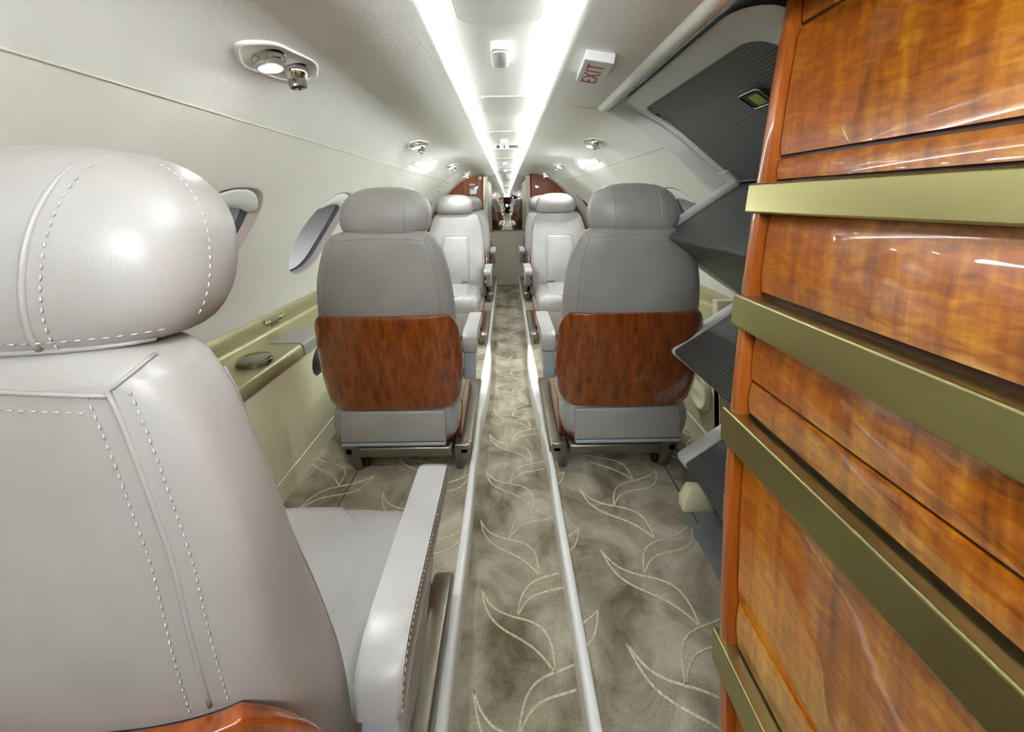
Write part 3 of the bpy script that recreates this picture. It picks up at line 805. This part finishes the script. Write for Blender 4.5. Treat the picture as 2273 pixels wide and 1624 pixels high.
# ------------------------------------------------------------------ entry door with folded steps (door_2)
door = thing('door_2', W(.9, 1.5, SF), 'closed entry door with folded grey steps edged in white', 'door', kind='structure')
dl = door.location
def dloc(x, y, z): return (x-dl.x, y-dl.y, z+ZC-dl.z)
DF, DA = .70, 1.50
TOP = [(.432, .350), (.480, .334), (.520, .314), (.572, .285), (.64, .235), (.70, .182), (.76, .128), (.805, .088), (.845, .0535)]
def rib(name, pts, y0, y1, mat, parent, solid=.02, bevel=.003, rnd=0, uv=True, off=0):
    """sheet following a section, from y0 to y1"""
    mb = MB(); n = 14
    P = [Vector(p) for p in pts]
    mb.loft([[dloc(p.x, y0+(y1-y0)*i/n, p.y) for p in P] for i in range(n+1)], False, False)
    o = mb.build(name, mat, parent, sharp=60)
    me = o.data; uvl = me.uv_layers.new(name='UV')
    L = [0]
    for a, b in zip(P, P[1:]): L.append(L[-1]+(b-a).length)
    def arc(x, z):
        best = 0; bd = 9
        for i, (a, b) in enumerate(zip(P, P[1:])):
            d = b-a; t = max(0, min(1, (Vector((x, z))-a).dot(d)/d.length_squared)); q = (a+d*t-Vector((x, z))).length
            if q < bd: bd = q; best = L[i]+t*d.length
        return best
    for lp in me.loops:
        v = me.vertices[lp.vertex_index].co
        uvl.data[lp.index].uv = (v.y+2, arc(v.x+dl.x, v.z+dl.z-ZC))
    if solid:
        md = o.modifiers.new('s', 'SOLIDIFY'); md.thickness = solid; md.offset = 0
    if bevel:
        md = o.modifiers.new('b', 'BEVEL'); md.width = bevel; md.segments = 2; md.limit_method = 'ANGLE'
    return o
def corner_round(pts, r, n=5):
    P = [Vector(p) for p in pts]; out = [P[0]]
    for a, b, c in zip(P, P[1:], P[2:]):
        u = (a-b).normalized(); v = (c-b).normalized()
        s, e = b+u*r, b+v*r
        for i in range(n+1):
            t = i/n; out.append(s*(1-t)**2+b*2*t*(1-t)+e*t*t)
    out.append(P[-1]); return [tuple(p) for p in out]
# white door frame (rim), a wide band all round the textured panel
def rim_poly(rings, name, mat, par):
    mb = MB(); mb.loft(rings, True, False); return mb.build(name, mat, par, sharp=50, solid=.012)
# section curve helper
def topc(t):
    """t 0..1 along TOP"""
    P = [Vector(p) for p in TOP]; L = [0]
    for a, b in zip(P, P[1:]): L.append(L[-1]+(b-a).length)
    d = t*L[-1]
    for i in range(len(P)-1):
        if d <= L[i+1]+1e-9: return P[i].lerp(P[i+1], (d-L[i])/(L[i+1]-L[i]))
    return P[-1]
def on_door(y, t, out):
    p = topc(min(1, max(0, t))); q = topc(min(1, max(0, t)+.02))-topc(max(0, min(1, t)-.02)); n = Vector((-q.y, q.x)).normalized()
    return dloc(p.x+n.x*-out*-1, y, p.y+n.y*out)
def rr(y0, y1, t0, t1, ry, rt, n=8, m_=10):
    pts = []
    for cx, cy, a0 in ((y1-ry, t0+rt, -PI/2), (y1-ry, t1-rt, 0), (y0+ry, t1-rt, PI/2), (y0+ry, t0+rt, PI)):
        for i in range(n+1):
            a = a0+PI/2*i/n; pts.append((cx+ry*math.cos(a), cy+rt*math.sin(a)))
    return pts
def resample(pts, N):
    P = [Vector(p) for p in pts]+[Vector(pts[0])]; L = [0]
    for a, b in zip(P, P[1:]): L.append(L[-1]+(b-a).length)
    out = []; i = 0
    for k in range(N):
        d = L[-1]*k/N
        while d > L[i+1]: i += 1
        out.append(tuple(P[i].lerp(P[i+1], (d-L[i])/max(1e-9, L[i+1]-L[i]))))
    return out
outer = rr(DF, DA, .0, 1.06, .10, .14); inner = rr(DF+.10, DA-.03, .155, 1.06, .06, .10)
N = 160
def align(outer_pts, inner_pts):
    return outer_pts, inner_pts
# use matching parametrisation (same corner counts) for outer and inner
mb = MB()
def subdiv(pts, k=4):
    out = []
    for a, b in zip(pts, pts[1:]+pts[:1]):
        for i in range(k): out.append((a[0]+(b[0]-a[0])*i/k, a[1]+(b[1]-a[1])*i/k))
    return out
so, si = subdiv(outer), subdiv(inner)
rings = []
for k, o_ in ((0, .005), (.05, 0), (.5, .0), (.94, .0), (1.0, .004), (1.0, .02)):
    rings.append([on_door(a[0]+(b[0]-a[0])*k, a[1]+(b[1]-a[1])*k, -o_*-1) for a, b in zip(so, si)])
mb.loft(rings, True, False); mb.build('door_frame', M['rim'], door, sharp=50)
mb = MB(); mb.loft([[on_door(a[0]+(b[0]-a[0])*k, a[1]+(b[1]-a[1])*k, o_) for a, b in zip(so, si)] for k, o_ in ((-.10, .06), (-.02, .05), (-.002, .004), (.002, .0045))], True, False); mb.build('door_seal', M['black'], door)
# textured upper panel
pan = [tuple(topc(.1+.9*i/20)) for i in range(21)]
nrm = []
mbp = [(x+.006, z+.006) for x, z in pan]
rib('door_panel', mbp, DF+.05, DA-.012, M['tread'], door, solid=0, bevel=0)
# indicator window in the panel
ind = on_door(.985, .43, -.004)
q0 = topc(.43); dq = (topc(.45)-topc(.41)).normalized(); nq = Vector((-dq.y, dq.x))
mb = MB(); c0 = Vector(ind)
axs = [Vector((0, 1, 0)), Vector((dq.x, 0, dq.y)), Vector((nq.x, 0, nq.y))]
mb.obox(c0, axs, (.034, .022, .006)); io = mb.build('indicator_window', M['black'], door, bevel=.004, smooth=False)
mb = MB(); mb.obox(c0+axs[0]*-.010, axs, (.018, .017, .0085)); mb.build('indicator_flag', M['green'], io, smooth=False)
mb = MB()
rp = subdiv(rr(-.040, .040, -.027, .027, .010, .010, 4), 1)
mb.tube([c0+axs[0]*a+axs[1]*b-axs[2]*.004 for a, b in rp], .004, 6, closed=True); mb.build('indicator_bezel', M['nickel'], io)
# steps: wedge sections, ridges run fore and aft
ST = [(.845, .0535), (.560, -.140), (.890, -.383), (.594, -.560), (.885, -.81), (.627, -.975), (.76, -1.045)]
zig = corner_round([(.835, .066)]+ST, .016)
segs = [((.856, .046), ST[1], ST[2]), (ST[2], ST[3], ST[4]), (ST[4], ST[5], ST[6])]
for k, (a, b, c) in enumerate(segs):
    pts = corner_round([a, b, c], .022, 6)
    dense = []
    for p, q in zip(pts, pts[1:]):
        for i in range(4): dense.append((p[0]+(q[0]-p[0])*i/4, p[1]+(q[1]-p[1])*i/4))
    dense.append(pts[-1])
    rib('step', dense, DF+.02, DA-.042, M['tread'], door, solid=0, bevel=0)
# white edging of the step ends: flat band on the tread faces and a thin one underneath
mb = MB()
Pz = [Vector(p) for p in corner_round([(.80, .09)]+ST, .022, 6)]
r0 = []; r1 = []
rings = []
for i, p in enumerate(Pz):
    a = Pz[max(0, i-1)]; b = Pz[min(len(Pz)-1, i+1)]; t = (b-a).normalized(); n = Vector((-t.y, t.x))
    # n points to the inboard/up side
    if n.x > 0 and abs(n.x) > abs(n.y): n = -n
    n2 = Vector((t.y, -t.x))
    rings.append([dloc(p.x+n2.x*d, y, p.y+n2.y*d) for y, d in ((DA+.010, -.016), (DA+.010, .004), (DA-.002, .009), (DA-.046, .007), (DA-.050, .0), (DA-.046, -.016))])
mb.loft(rings, True, True); mb.build('step_edging', M['white'], door, sharp=60)
# fittings: placard on the first tread, hand strap recess, latch plates
def face_pt(a, b, t, y, out):
    a, b = Vector(a), Vector(b); p = a.lerp(b, t); d = (b-a).normalized(); n = Vector((-d.y, d.x))
    if n.x > 0: n = -n
    if n.y < 0 and abs(n.y) > abs(n.x): n = -n
    return Vector(dloc(p.x+n.x*out, y, p.y+n.y*out)), Vector((d.x, 0, d.y)), Vector((n.x, 0, n.y))
c, dv, nv = face_pt(ST[0], ST[1], .46, 1.03, .003)
mb = MB()
mb.loft([[c+Vector((0, 1, 0))*a*s_+dv*b*s_+nv*h for a, b in rr(-.042, .042, -.030, .030, .024, .022, 6)] for h, s_ in ((-.002, 1), (.002, 1), (.003, .92), (.002, .86))], True, True)
pl = mb.build('placard', M['white'], door)
mb = MB(); c2, dv2, nv2 = face_pt(ST[0], ST[1], .22, .94, .004)
mb.obox(c2, (Vector((0, 1, 0)), dv2, nv2), (.11, .058, .006)); lt = mb.build('latch_plate', M['bronze'], door, bevel=.004, smooth=False)
mb = MB(); mb.obox(c2+nv2*.012, (Vector((0, 1, 0)), dv2, nv2), (.075, .036, .012)); mb.build('latch_handle', M['black'], lt, bevel=.012, seg=3)
c, dv, nv = face_pt(ST[2], ST[3], .80, 1.02, .003)
mb = MB(); mb.loft([[c+Vector((0, 1, 0))*a*s_+dv*b*s_+nv*h for a, b in rr(-.03, .03, -.020, .020, .018, .018, 6)] for h, s_ in ((-.002, 1), (.002, 1), (.003, .92))], True, True); mb.build('placard', M['white'], door)
# small latch details on the frame
for yy, tt, hs, mt in ((1.455, .26, (.010, .006, .003), 'nickel'), (1.462, .345, (.016, .012, .002), 'lid')):
    p = Vector(on_door(yy, tt, .006)); mb = MB(); q = (topc(tt+.02)-topc(tt-.02)).normalized()
    mb.obox(p, (Vector((0, 1, 0)), Vector((q.x, 0, q.y)), Vector((-q.y, 0, q.x))), (hs[1], hs[0], hs[2])); mb.build('latch_plate', M[mt], door, smooth=False, bevel=.001)

# threshold
mb = MB(); mb.box(W(.563, .5, SF-.012), W(.80, 1.325, SF+.001)); o = mb.build('trim_10', M['steel'], smooth=False, bevel=.002); struct(o, 'grey metal sill plate below the entry door', 'sill')
mb = MB(); mb.prism([(.572, SF), (.574, SF+.035), (.60, SF+.075), (.66, SF+.07), (.68, SF)], 1.325, 1.37, lambda a, b, d: W(a, d, b)); o = mb.build('trim_11', M['panel'], bevel=.004); struct(o, 'cream bracket at the end of the door sill', 'bracket')
mb = MB(); mb.prism([(.685, SF+.002), (.665, SF+.04), (.68, SF+.10), (.80, SF+.10), (.80, SF+.002)], .75, 1.24, lambda a, b, d: W(a, d, b)); o = mb.build('trim_22', M['tread'], bevel=.006); struct(o, 'dark kick plate behind the door sill', 'trim')
mb = MB(); mb.prism([(.680, SF+.001), (.655, SF+.045), (.672, SF+.105), (.70, SF+.115), (.71, SF+.001)], 1.24, 1.262, lambda a, b, d: W(a, d, b)); o = mb.build('trim_23', M['white'], bevel=.004); struct(o, 'white edge of the kick plate behind the door sill', 'trim')
# round speaker on the right lower panel
sp = thing('trim_24', W(.797, 1.66, -.80), 'round cream speaker cover on the right lower panel behind the steps', 'speaker', kind='structure')
mb = MB(); mb.lathe((0, 0, 0), (-1, 0, 0), [(0, .085), (.012, .085), (.02, .078), (.02, .066), (.012, .060), (.014, .02)], 32); mb.build('cover_ring', M['panel'], sp)

# ------------------------------------------------------------------ ceiling furniture
# cove light strips
for sg, mt, lb in ((-1, 'coveL', 'soft white cove light strip hidden behind the left lip of the ceiling channel'), (1, 'coveR', 'bright white cove light strip hidden behind the right lip of the ceiling channel')):
    mb = MB(); mb.box(*minmax(W(sg*.205, Y0+.05, .3705), W(sg*.228, YM-.05, .3745)))
    o = mb.build('cove_light', M[mt], smooth=False); tag(o, lb, 'light strip')
# hatches
HAT = [(.52, .886, -.100, .077, 'largest rounded ceiling hatch, cut off by the top of the photo'), (1.51, 1.82, -.095, .088, 'second ceiling hatch from the camera, beyond the small white emergency light'),
       (2.28, 2.56, -.095, .088, 'third ceiling hatch, just in front of the lit warning sign'), (3.02, 3.27, -.09, .085, 'fourth ceiling hatch, just behind the lit warning sign'),
       (3.76, 4.06, -.085, .08, 'fifth ceiling hatch, in front of a tiny white emergency light far down the cabin'), (4.80, 5.05, -.08, .08, 'farthest ceiling hatch, next to the mirror door')]
for y0, y1, x0, x1, lb in HAT:
    h = thing('ceiling_hatch', W((x0+x1)/2, (y0+y1)/2, .399), lb, 'hatch', 'ceiling hatches')
    hx, hy = (x1-x0)/2, (y1-y0)/2
    r = min(.035, hy*.3)
    pts = rr(-hx, hx, -hy, hy, r, r, 6)
    mb = MB(); mb.loft([[(a*s_, b*s_, z) for a, b in pts] for z, s_ in ((.003, 1), (-.003, 1), (-.0065, .985), (-.007, .5))], True, True); mb.build('hatch_panel', M['channel'], h, sharp=50)
    mb = MB(); mb.tube([(a*1.015, b*1.015, -.0012) for a, b in pts], .0030, 6, closed=True); mb.build('hatch_seal', M['seal'], h)
EML = [(.995, 1.15, .046, 'near white emergency light with pale lens on the ceiling channel'), (2.60, 2.72, .044, 'small white emergency light just in front of the lit warning sign'), (4.17, 4.30, .044, 'tiny white emergency light far down the ceiling channel'), (5.20, 5.32, .044, 'farthest white emergency light, close to the mirror door')]
for y0, y1, wd, lb in EML:
    h = thing('emergency_light', W(-.012, (y0+y1)/2, .399), lb, 'light', 'emergency lights along the ceiling channel')
    hy = (y1-y0)/2; pts = rr(-wd/2, wd/2, -hy, hy, .010, .014, 6)
    mb = MB(); mb.loft([[(a*s_, b*s_, z) for a, b in pts] for z, s_ in ((.002, 1.0), (-.016, 1.0), (-.020, .93), (-.020, .80))], True, True); mb.build('housing', M['white'], h, sharp=45)
    mb = MB(); mb.loft([[(a*s_, b*s_, z) for a, b in pts] for z, s_ in ((-.018, .80), (-.023, .78), (-.024, .7))], True, True); mb.build('lens', M['grey'] if False else M['white'], h, sharp=45)
# lit warning sign
ws = thing('warning_sign', W(0, 2.86, .399), 'lit no smoking and seat belt sign hanging under the ceiling channel', 'sign')
mb = MB(); mb.prism([(.0, .002), (.0, -.028), (.012, -.033), (.06, -.014), (.10, .002)], -.088, .092, lambda a, b, d: (d, a, b)); hs_ = mb.build('housing', M['white'], ws, bevel=.004)
mb = MB(); mb.box((-.068, -.0025, -.026), (.088, .004, -.004)); fc = mb.build('display_face', M['dark'], hs_, smooth=False)
for cx in (-.032, .008):
    mb = MB(); mb.box((cx-.012, -.005, -.024), (cx+.012, -.002, -.006)); mb.lathe((cx, -.006, -.015), (0, -1, 0), [(0, .007), (.002, .007)], 14); mb.build('pictogram', M['pinkicon'], hs_, smooth=False)
    mb = MB(); mb.box((cx-.009, -.0086, -.0165), (cx+.009, -.0078, -.0135)); mb.build('pictogram_bar', M['white'], hs_, smooth=False)

# frame of reference on the curved ceiling: x -> (point, tangent, inward normal)
def ceil_frame(sg, x):
    T = sorted(CEILPTS)
    z = smooth_interp(T, x); dz = smooth_interp(T, x+.01)-smooth_interp(T, x-.01)
    t = Vector((.02, 0, dz)).normalized(); n = Vector((t.z, 0, -t.x))
    if n.z > 0: n = -n
    return Vector((sg*x, 0, z)), Vector((sg*t.x, 0, t.z)), Vector((sg*n.x, 0, n.z))
def psu(sg, x, y, lb, flip=1, skew=.12):
    p, t, n = ceil_frame(sg, x); Yv = Vector((0, 1, 0))
    r = thing('reading_light', W(p.x, y, p.z), lb, 'reading light', 'reading lights with air vents in the ceiling')
    yv = (Yv-t*skew).normalized(); tv = (t+Yv*skew).normalized()
    def hexa(s_, h): return [yv*a*s_+tv*b*s_+n*h for a, b in HEX]
    base = [(-.112, 0), (-.07, -.040), (.05, -.044), (.112, 0), (.07, .040), (-.05, .044)]
    HEX = [tuple(p_) for p_ in corner_round(base+base[:2], .022, 6)[1:-1]]
    HEX = HEX[:len(HEX)]
    mb = MB(); mb.loft([hexa(s_, h) for s_, h in ((1.16, -.002), (1.15, .003), (1.08, .007), (1.02, .004), (1.0, -.008), (.99, -.010))], True, False); mb.build('bezel', M['white'] if False else M['ceil'], r)
    mb = MB(); mb.loft([hexa(s_, h) for s_, h in ((1.0, -.010), (.98, -.006), (.95, -.004))], True, True); pl = mb.build('plate', M['plate'], r, sharp=40)
    down = (Vector((0, 0, -1))*.6+n*.5).normalized()
    # lamp
    c = yv*-.036*flip
    mb = MB(); mb.lathe(c, n, [(-.006, .034), (-.001, .034), (.002, .031)], 28); mb.lathe(c, down, [(.0, .030), (.008, .0295), (.011, .026), (.018, .0265), (.024, .0255), (.024, .022)], 28); lm = mb.build('lamp_socket', M['chrome'], r, sharp=40)
    mb = MB(); mb.lathe(c, down, [(.0235, .0222), (.0245, .021), (.025, .001)], 24); mb.build('lamp_lens', M['lamp'], lm)
    c = yv*.046*flip
    mb = MB(); mb.lathe(c, n, [(-.006, .030), (-.001, .030), (.002, .027)], 28); mb.lathe(c, down, [(.0, .025), (.008, .025), (.016, .0235), (.025, .0175), (.028, .0185), (.042, .0180), (.043, .015), (.036, .013)], 28); gs = mb.build('air_vent', M['chrome'], r, sharp=40)
    mb = MB(); mb.lathe(c, down, [(.036, .0145), (.0385, .0145), (.039, .001)], 20); mb.build('vent_mouth', M['black'], gs)
    sl = bpy.data.lights.new('reading_lamp_beam', 'SPOT'); sl.energy = SPOT; sl.spot_size = math.radians(95); sl.spot_blend = .6; sl.shadow_soft_size = .02; sl.color = (.9, .95, 1)
    so_ = bpy.data.objects.new('reading_lamp_beam', sl); COL.objects.link(so_)
    wp = Vector((p.x, y, p.z+ZC))+yv*-.036*flip+down*.046
    so_.location = wp; so_.rotation_euler = down.to_track_quat('-Z', 'Y').to_euler()
    return r
SPOT = 1.3
psu(-1, .462, .822, 'large reading light and air vent in the ceiling above the nearest left seat')
psu(-1, .455, 2.05, 'reading light and air vent above the left wash lamp, second along the left ceiling')
psu(-1, .455, 3.33, 'reading light and air vent third along the left ceiling, past the wash lamp')
psu(-1, .455, 4.44, 'reading light and air vent farthest along the left ceiling, beside a small white placard')
psu(1, .455, 2.06, 'reading light and air vent nearest along the right ceiling, above the right wash lamp', -1, .12)
psu(1, .455, 3.44, 'reading light and air vent second along the right ceiling, past the wash lamp', 1)
psu(1, .455, 4.60, 'reading light and air vent farthest along the right ceiling, above the plain wood partition', 1)

def wash(sg, lb):
    p, t, n = ceil_frame(sg, .55)
    r = thing('wash_light', W(p.x, 2.68, p.z), lb, 'wash light')
    Yv = Vector((0, 1, 0))
    up = -t if True else t
    prof = []
    N_ = 24
    low = [(-.26+.52*i/N_, 0.0) for i in range(N_+1)]
    hi = [(.26-.52*i/N_, .014+.040*max(0, math.sin(PI*(.5*(1-i/N_)**1.0+.5*(1-i/N_)**2.2)))**1.3) for i in range(N_+1)]
    poly = low+hi
    def L(a, b, h): return Yv*a-t*(b-.02)+n*h
    mb = MB(); mb.loft([[L(a, b, .012) for a, b in poly], [L(a, b, .004) for a, b in poly]], True, True); ln = mb.build('lens', M['wash'], r, smooth=False)
    lo2 = [(a*1.06, b-.006) for a, b in low]; hi2 = [(a*1.06, b+.012+.045*max(0, 1-((a-.16)/.22)**2)) for a, b in hi]
    mb = MB(); mb.loft([[L(a, b, h) for a, b in lo2+hi2] for h in (-.002, .009)], True, True); mb.build('housing', M['ceil'], r, sharp=40, bevel=.003)
wash(-1, 'glowing white wash lamp strip on the left ceiling'); wash(1, 'glowing white wash lamp strip on the right ceiling')

# text helper: real letter meshes
def text_mesh(body, size, mat, name, parent, mtx, ext=.0006, thin=0, space=1):
    cu = bpy.data.curves.new(name, 'FONT'); cu.body = body; cu.size = size; cu.align_x = 'CENTER'; cu.align_y = 'CENTER'; cu.extrude = ext; cu.offset = -thin*size; cu.space_character = space
    tmp = bpy.data.objects.new('tmp_text', cu); COL.objects.link(tmp)
    bpy.context.view_layer.update()
    me = bpy.data.meshes.new_from_object(tmp.evaluated_get(bpy.context.evaluated_depsgraph_get()))
    bpy.data.objects.remove(tmp); bpy.data.curves.remove(cu)
    me.name = name; me.transform(mtx); me.materials.clear(); me.materials.append(mat)
    o = bpy.data.objects.new(name, me); COL.objects.link(o); o.parent = parent
    return o
def basis(c, ex, ey, ez, sx=1, sy=1):
    ex, ey, ez = Vector(ex), Vector(ey), Vector(ez)
    m = Matrix(((ex.x*sx, ey.x*sy, ez.x, c[0]), (ex.y*sx, ey.y*sy, ez.y, c[1]), (ex.z*sx, ey.z*sy, ez.z, c[2]), (0, 0, 0, 1)))
    return m
# exit sign
p, t, n = ceil_frame(1, .224)
es = thing('exit_sign', W(p.x, .985, p.z), 'white exit sign with red letters on the ceiling beside the entry door', 'sign')
rot = math.radians(3)
Yd = Vector((t.x*math.sin(rot)*1, math.cos(rot), t.z*math.sin(rot))).normalized(); Xd = Yd.cross(n).normalized()
if Xd.x < 0: Xd = -Xd
mb = MB(); mb.obox(n*.012, (Xd, Yd, n), (.034, .082, .0125)); eb = mb.build('sign_box', M['white'], es, bevel=.003, smooth=False)
text_mesh('EXIT', .052, M['red'], 'lettering', eb, basis(n*.0250+Yd*.008, -Yd, -Xd, n, 1.22, 1.12), thin=.012, space=1.1)

# ledge fittings: cup holder lid, storage lid, placard -----------------------------
cu = thing('cup_holder', W(-.872, 1.365, -.545), 'round polished cup holder lid on the olive left ledge', 'cup holder')
mb = MB(); mb.lathe((0, 0, 0), (0, 0, 1), [(0, .054), (.004, .056), (.016, .056), (.0185, .053)], 48); mb.build('lid_ring', M['nickel'], cu, sharp=40)
mb = MB(); mb.lathe((0, 0, 0), (0, 0, 1), [(.017, .052), (.020, .052), (.0215, .049), (.0215, .001)], 48); mb.build('lid', M['nickel'], cu, sharp=30)
sl = thing('storage_lid', W(-.86, 1.65, -.545), 'grey rectangular lid set into the olive left ledge above the round pocket', 'lid')
mb = MB(); LP = [(-.072, -.001), (-.072, .0025), (.034, .0025), (.050, .000), (.060, -.008), (.0625, -.022), (.0655, -.046), (.060, -.048), (.05, -.01)]
mb.loft([[(x, y, z) for x, z in LP] for y in (-.10, -.095, .095, .10)], True, True); mb.build('lid_panel', M['lid'], sl, bevel=.003, sharp=45)
pc = thing('placard', W(-1.0, 1.70, -.4875), 'small pale placard with dark lettering on the back of the olive left ledge', 'placard')
mb = MB(); mb.box((.0, -.068, -.008), (.0022, .068, .0125)); bd = mb.build('plate', M['paper'], pc, smooth=False)
text_mesh('KEEP SEAT BELTS FASTENED', .0092, M['ink'], 'lettering', bd, basis((.0026, 0, .0065), (0, 1, 0), (0, 0, 1), (1, 0, 0)), .0002)
text_mesh('WHEN SEATED', .0092, M['ink'], 'lettering', bd, basis((.0026, 0, -.003), (0, 1, 0), (0, 0, 1), (1, 0, 0)), .0002)
pc2 = thing('lettering', W(-1.0, 1.70, -.506), 'two dark printed lines under the pale placard on the olive ledge', 'lettering')
text_mesh('KEEP SEAT BELTS FASTENED', .0092, M['ink'], 'text_line', pc2, basis((.0012, 0, .004), (0, 1, 0), (0, 0, 1), (1, 0, 0)), .0004)
text_mesh('WHEN SEATED', .0092, M['ink'], 'text_line', pc2, basis((.0016, 0, -.006), (0, 1, 0), (0, 0, 1), (1, 0, 0)), .0004)

# emergency exit outline on the left wall ------------------------------------------
ex = thing('door_3', W(-.80, 4.03, 0), 'outlined emergency exit panel around the farthest left window', 'exit panel', kind='structure')
el = ex.location
path = [(-wallX(-.44+.635*i/20), 4.03, -.44+.635*i/20) for i in range(21)]+[(-x, 4.03, z) for x, z in CEILPTS[1:4]]+[(-.50, 4.05, .27), (-.495, 4.09, .272), (-.497, 4.18, .270)]
mb = MB(); mb.tube([(x-el.x+.001, y-el.y, z+ZC-el.z) for x, y, z in path], .0035, 6); mb.build('edge_bead', M['wall'], ex)
for z, hy in ((.19, .03), (.155, .022), (.10, .03)):
    p = Vector((-wallX(z)+.001-el.x, 4.16-el.y, z+ZC-el.z)); dz = Vector((-(wallX(z+.01)-wallX(z-.01)), 0, .02)).normalized(); nn = Vector((dz.z, 0, -dz.x))
    mb = MB(); mb.obox(p, (Vector((0, 1, 0)), dz, nn), (hy, .008, .003)); mb.build('handle_slot', M['lid'], ex, smooth=False, bevel=.001)

# things on the wood partition -----------------------------------------------------
sw = thing('switch_panel', W(-.415, YP, .115), 'framed silver control panel on the left wood partition', 'switch panel')
mb = MB(); mb.box((-.044, -.010, -.040), (.044, .002, .040)); mb.build('frame', M['chrome'], sw, smooth=False, bevel=.004)
mb = MB(); mb.box((-.035, -.012, -.034), (.035, -.009, .022)); mb.build('face', M['white'], sw, smooth=False)
mb = MB(); mb.box((-.034, -.0125, .024), (.034, -.009, .034)); mb.build('slot', M['dark'], sw, smooth=False)
pw = thing('name_plate', W(-.43, YP, .20), 'narrow white strip above the control panel on the left wood partition', 'plate')
mb = MB(); mb.box((-.033, -.004, -.009), (.033, .002, .009)); mb.build('plate', M['white'], pw, smooth=False)
pr_ = thing('notice', W(-.327, YP, .278), 'square white notice with red print at the top of the left wood partition', 'notice')
mb = MB(); mb.box((-.018, -.003, -.018), (.018, .002, .018)); nb = mb.build('card', M['white'], pr_, smooth=False)
mb = MB(); mb.box((-.011, -.004, -.010), (-.004, -.0028, .010)); mb.box((-.012, -.004, .004), (.0, -.0028, .009)); mb.build('print', M['red'], nb, smooth=False)
p, t, n = ceil_frame(-1, .43)
pw = thing('ceiling_placard', W(p.x, 4.28, p.z), 'small white placard on the left ceiling before the farthest reading light', 'placard')
mb = MB(); mb.obox(n*.004, (t, Vector((0, 1, 0)), n), (.035, .04, .004)); mb.build('plate', M['white'], pw, smooth=False, bevel=.001)

# ------------------------------------------------------------------ added fill lights (out of view) and world
el_ = thing('overhead_fill', W(.05, .16, .399), 'added flat fill light on the ceiling channel, out of view overhead', 'lamp')  # unseen panel added to brighten the entry door and the nearest seat
mb = MB(); mb.box((-.085, -.16, -.008), (.085, .16, .001)); mb.build('housing', M['white'], el_, smooth=False, bevel=.003)
mb = MB(); mb.box((-.075, -.15, -.012), (.075, .15, -.007)); mb.build('lens', M['fill_overhead'], el_, smooth=False)

bl_ = thing('bulkhead_fill', W(0, Y0+.002, .315), 'added glowing fill strip on the front bulkhead above the cockpit doorway', 'lamp')  # glowing strip added behind the camera to lift ceiling and seat backs
mb = MB(); mb.box((-.26, -.001, -.05), (.26, .02, .05)); mb.build('housing', M['white'], bl_, smooth=False, bevel=.003)
mb = MB(); mb.box((-.25, .018, -.042), (.25, .024, .042)); mb.build('lens', M['fill_bulkhead'], bl_, smooth=False)

w = bpy.data.worlds.new('world'); SC.world = w; w.use_nodes = True
nt = w.node_tree; bg = nt.nodes['Background']
tc = nt.nodes.new('ShaderNodeTexCoord'); sx = nt.nodes.new('ShaderNodeSeparateXYZ'); cr = nt.nodes.new('ShaderNodeValToRGB'); mr = nt.nodes.new('ShaderNodeMapRange')
nt.links.new(tc.outputs['Generated'], sx.inputs[0]); nt.links.new(sx.outputs['Z'], mr.inputs[0])
mr.inputs[1].default_value = -.15; mr.inputs[2].default_value = .012; mr.inputs[3].default_value = 0; mr.inputs[4].default_value = 1
cr.color_ramp.elements[0].color = (.42, .42, .42, 1); cr.color_ramp.elements[1].color = (.045, .045, .045, 1)
k = cr.color_ramp.elements.new(.55); k.color = (.17, .17, .17, 1)
nt.links.new(mr.outputs[0], cr.inputs[0]); nt.links.new(cr.outputs[0], bg.inputs[0]); bg.inputs[1].default_value = .15

def area(name, loc, rot, sx_, sy_, e, col=(1, 1, 1)):
    l = bpy.data.lights.new(name, 'AREA'); l.shape = 'RECTANGLE'; l.size = sx_; l.size_y = sy_; l.energy = e; l.color = col
    o = bpy.data.objects.new(name, l); COL.objects.link(o); o.location = loc; o.rotation_euler = rot; return o
vs = SC.view_settings
SC.display_settings.display_device = 'sRGB'
vs.view_transform = 'Standard'; vs.look = 'None'; vs.gamma = 1; vs.use_curve_mapping = False
vs.exposure = 3.68
SC.cycles.max_bounces = 6; SC.cycles.diffuse_bounces = 4; SC.cycles.glossy_bounces = 4; SC.cycles.transparent_max_bounces = 8
SC.cycles.caustics_reflective = False; SC.cycles.caustics_refractive = False
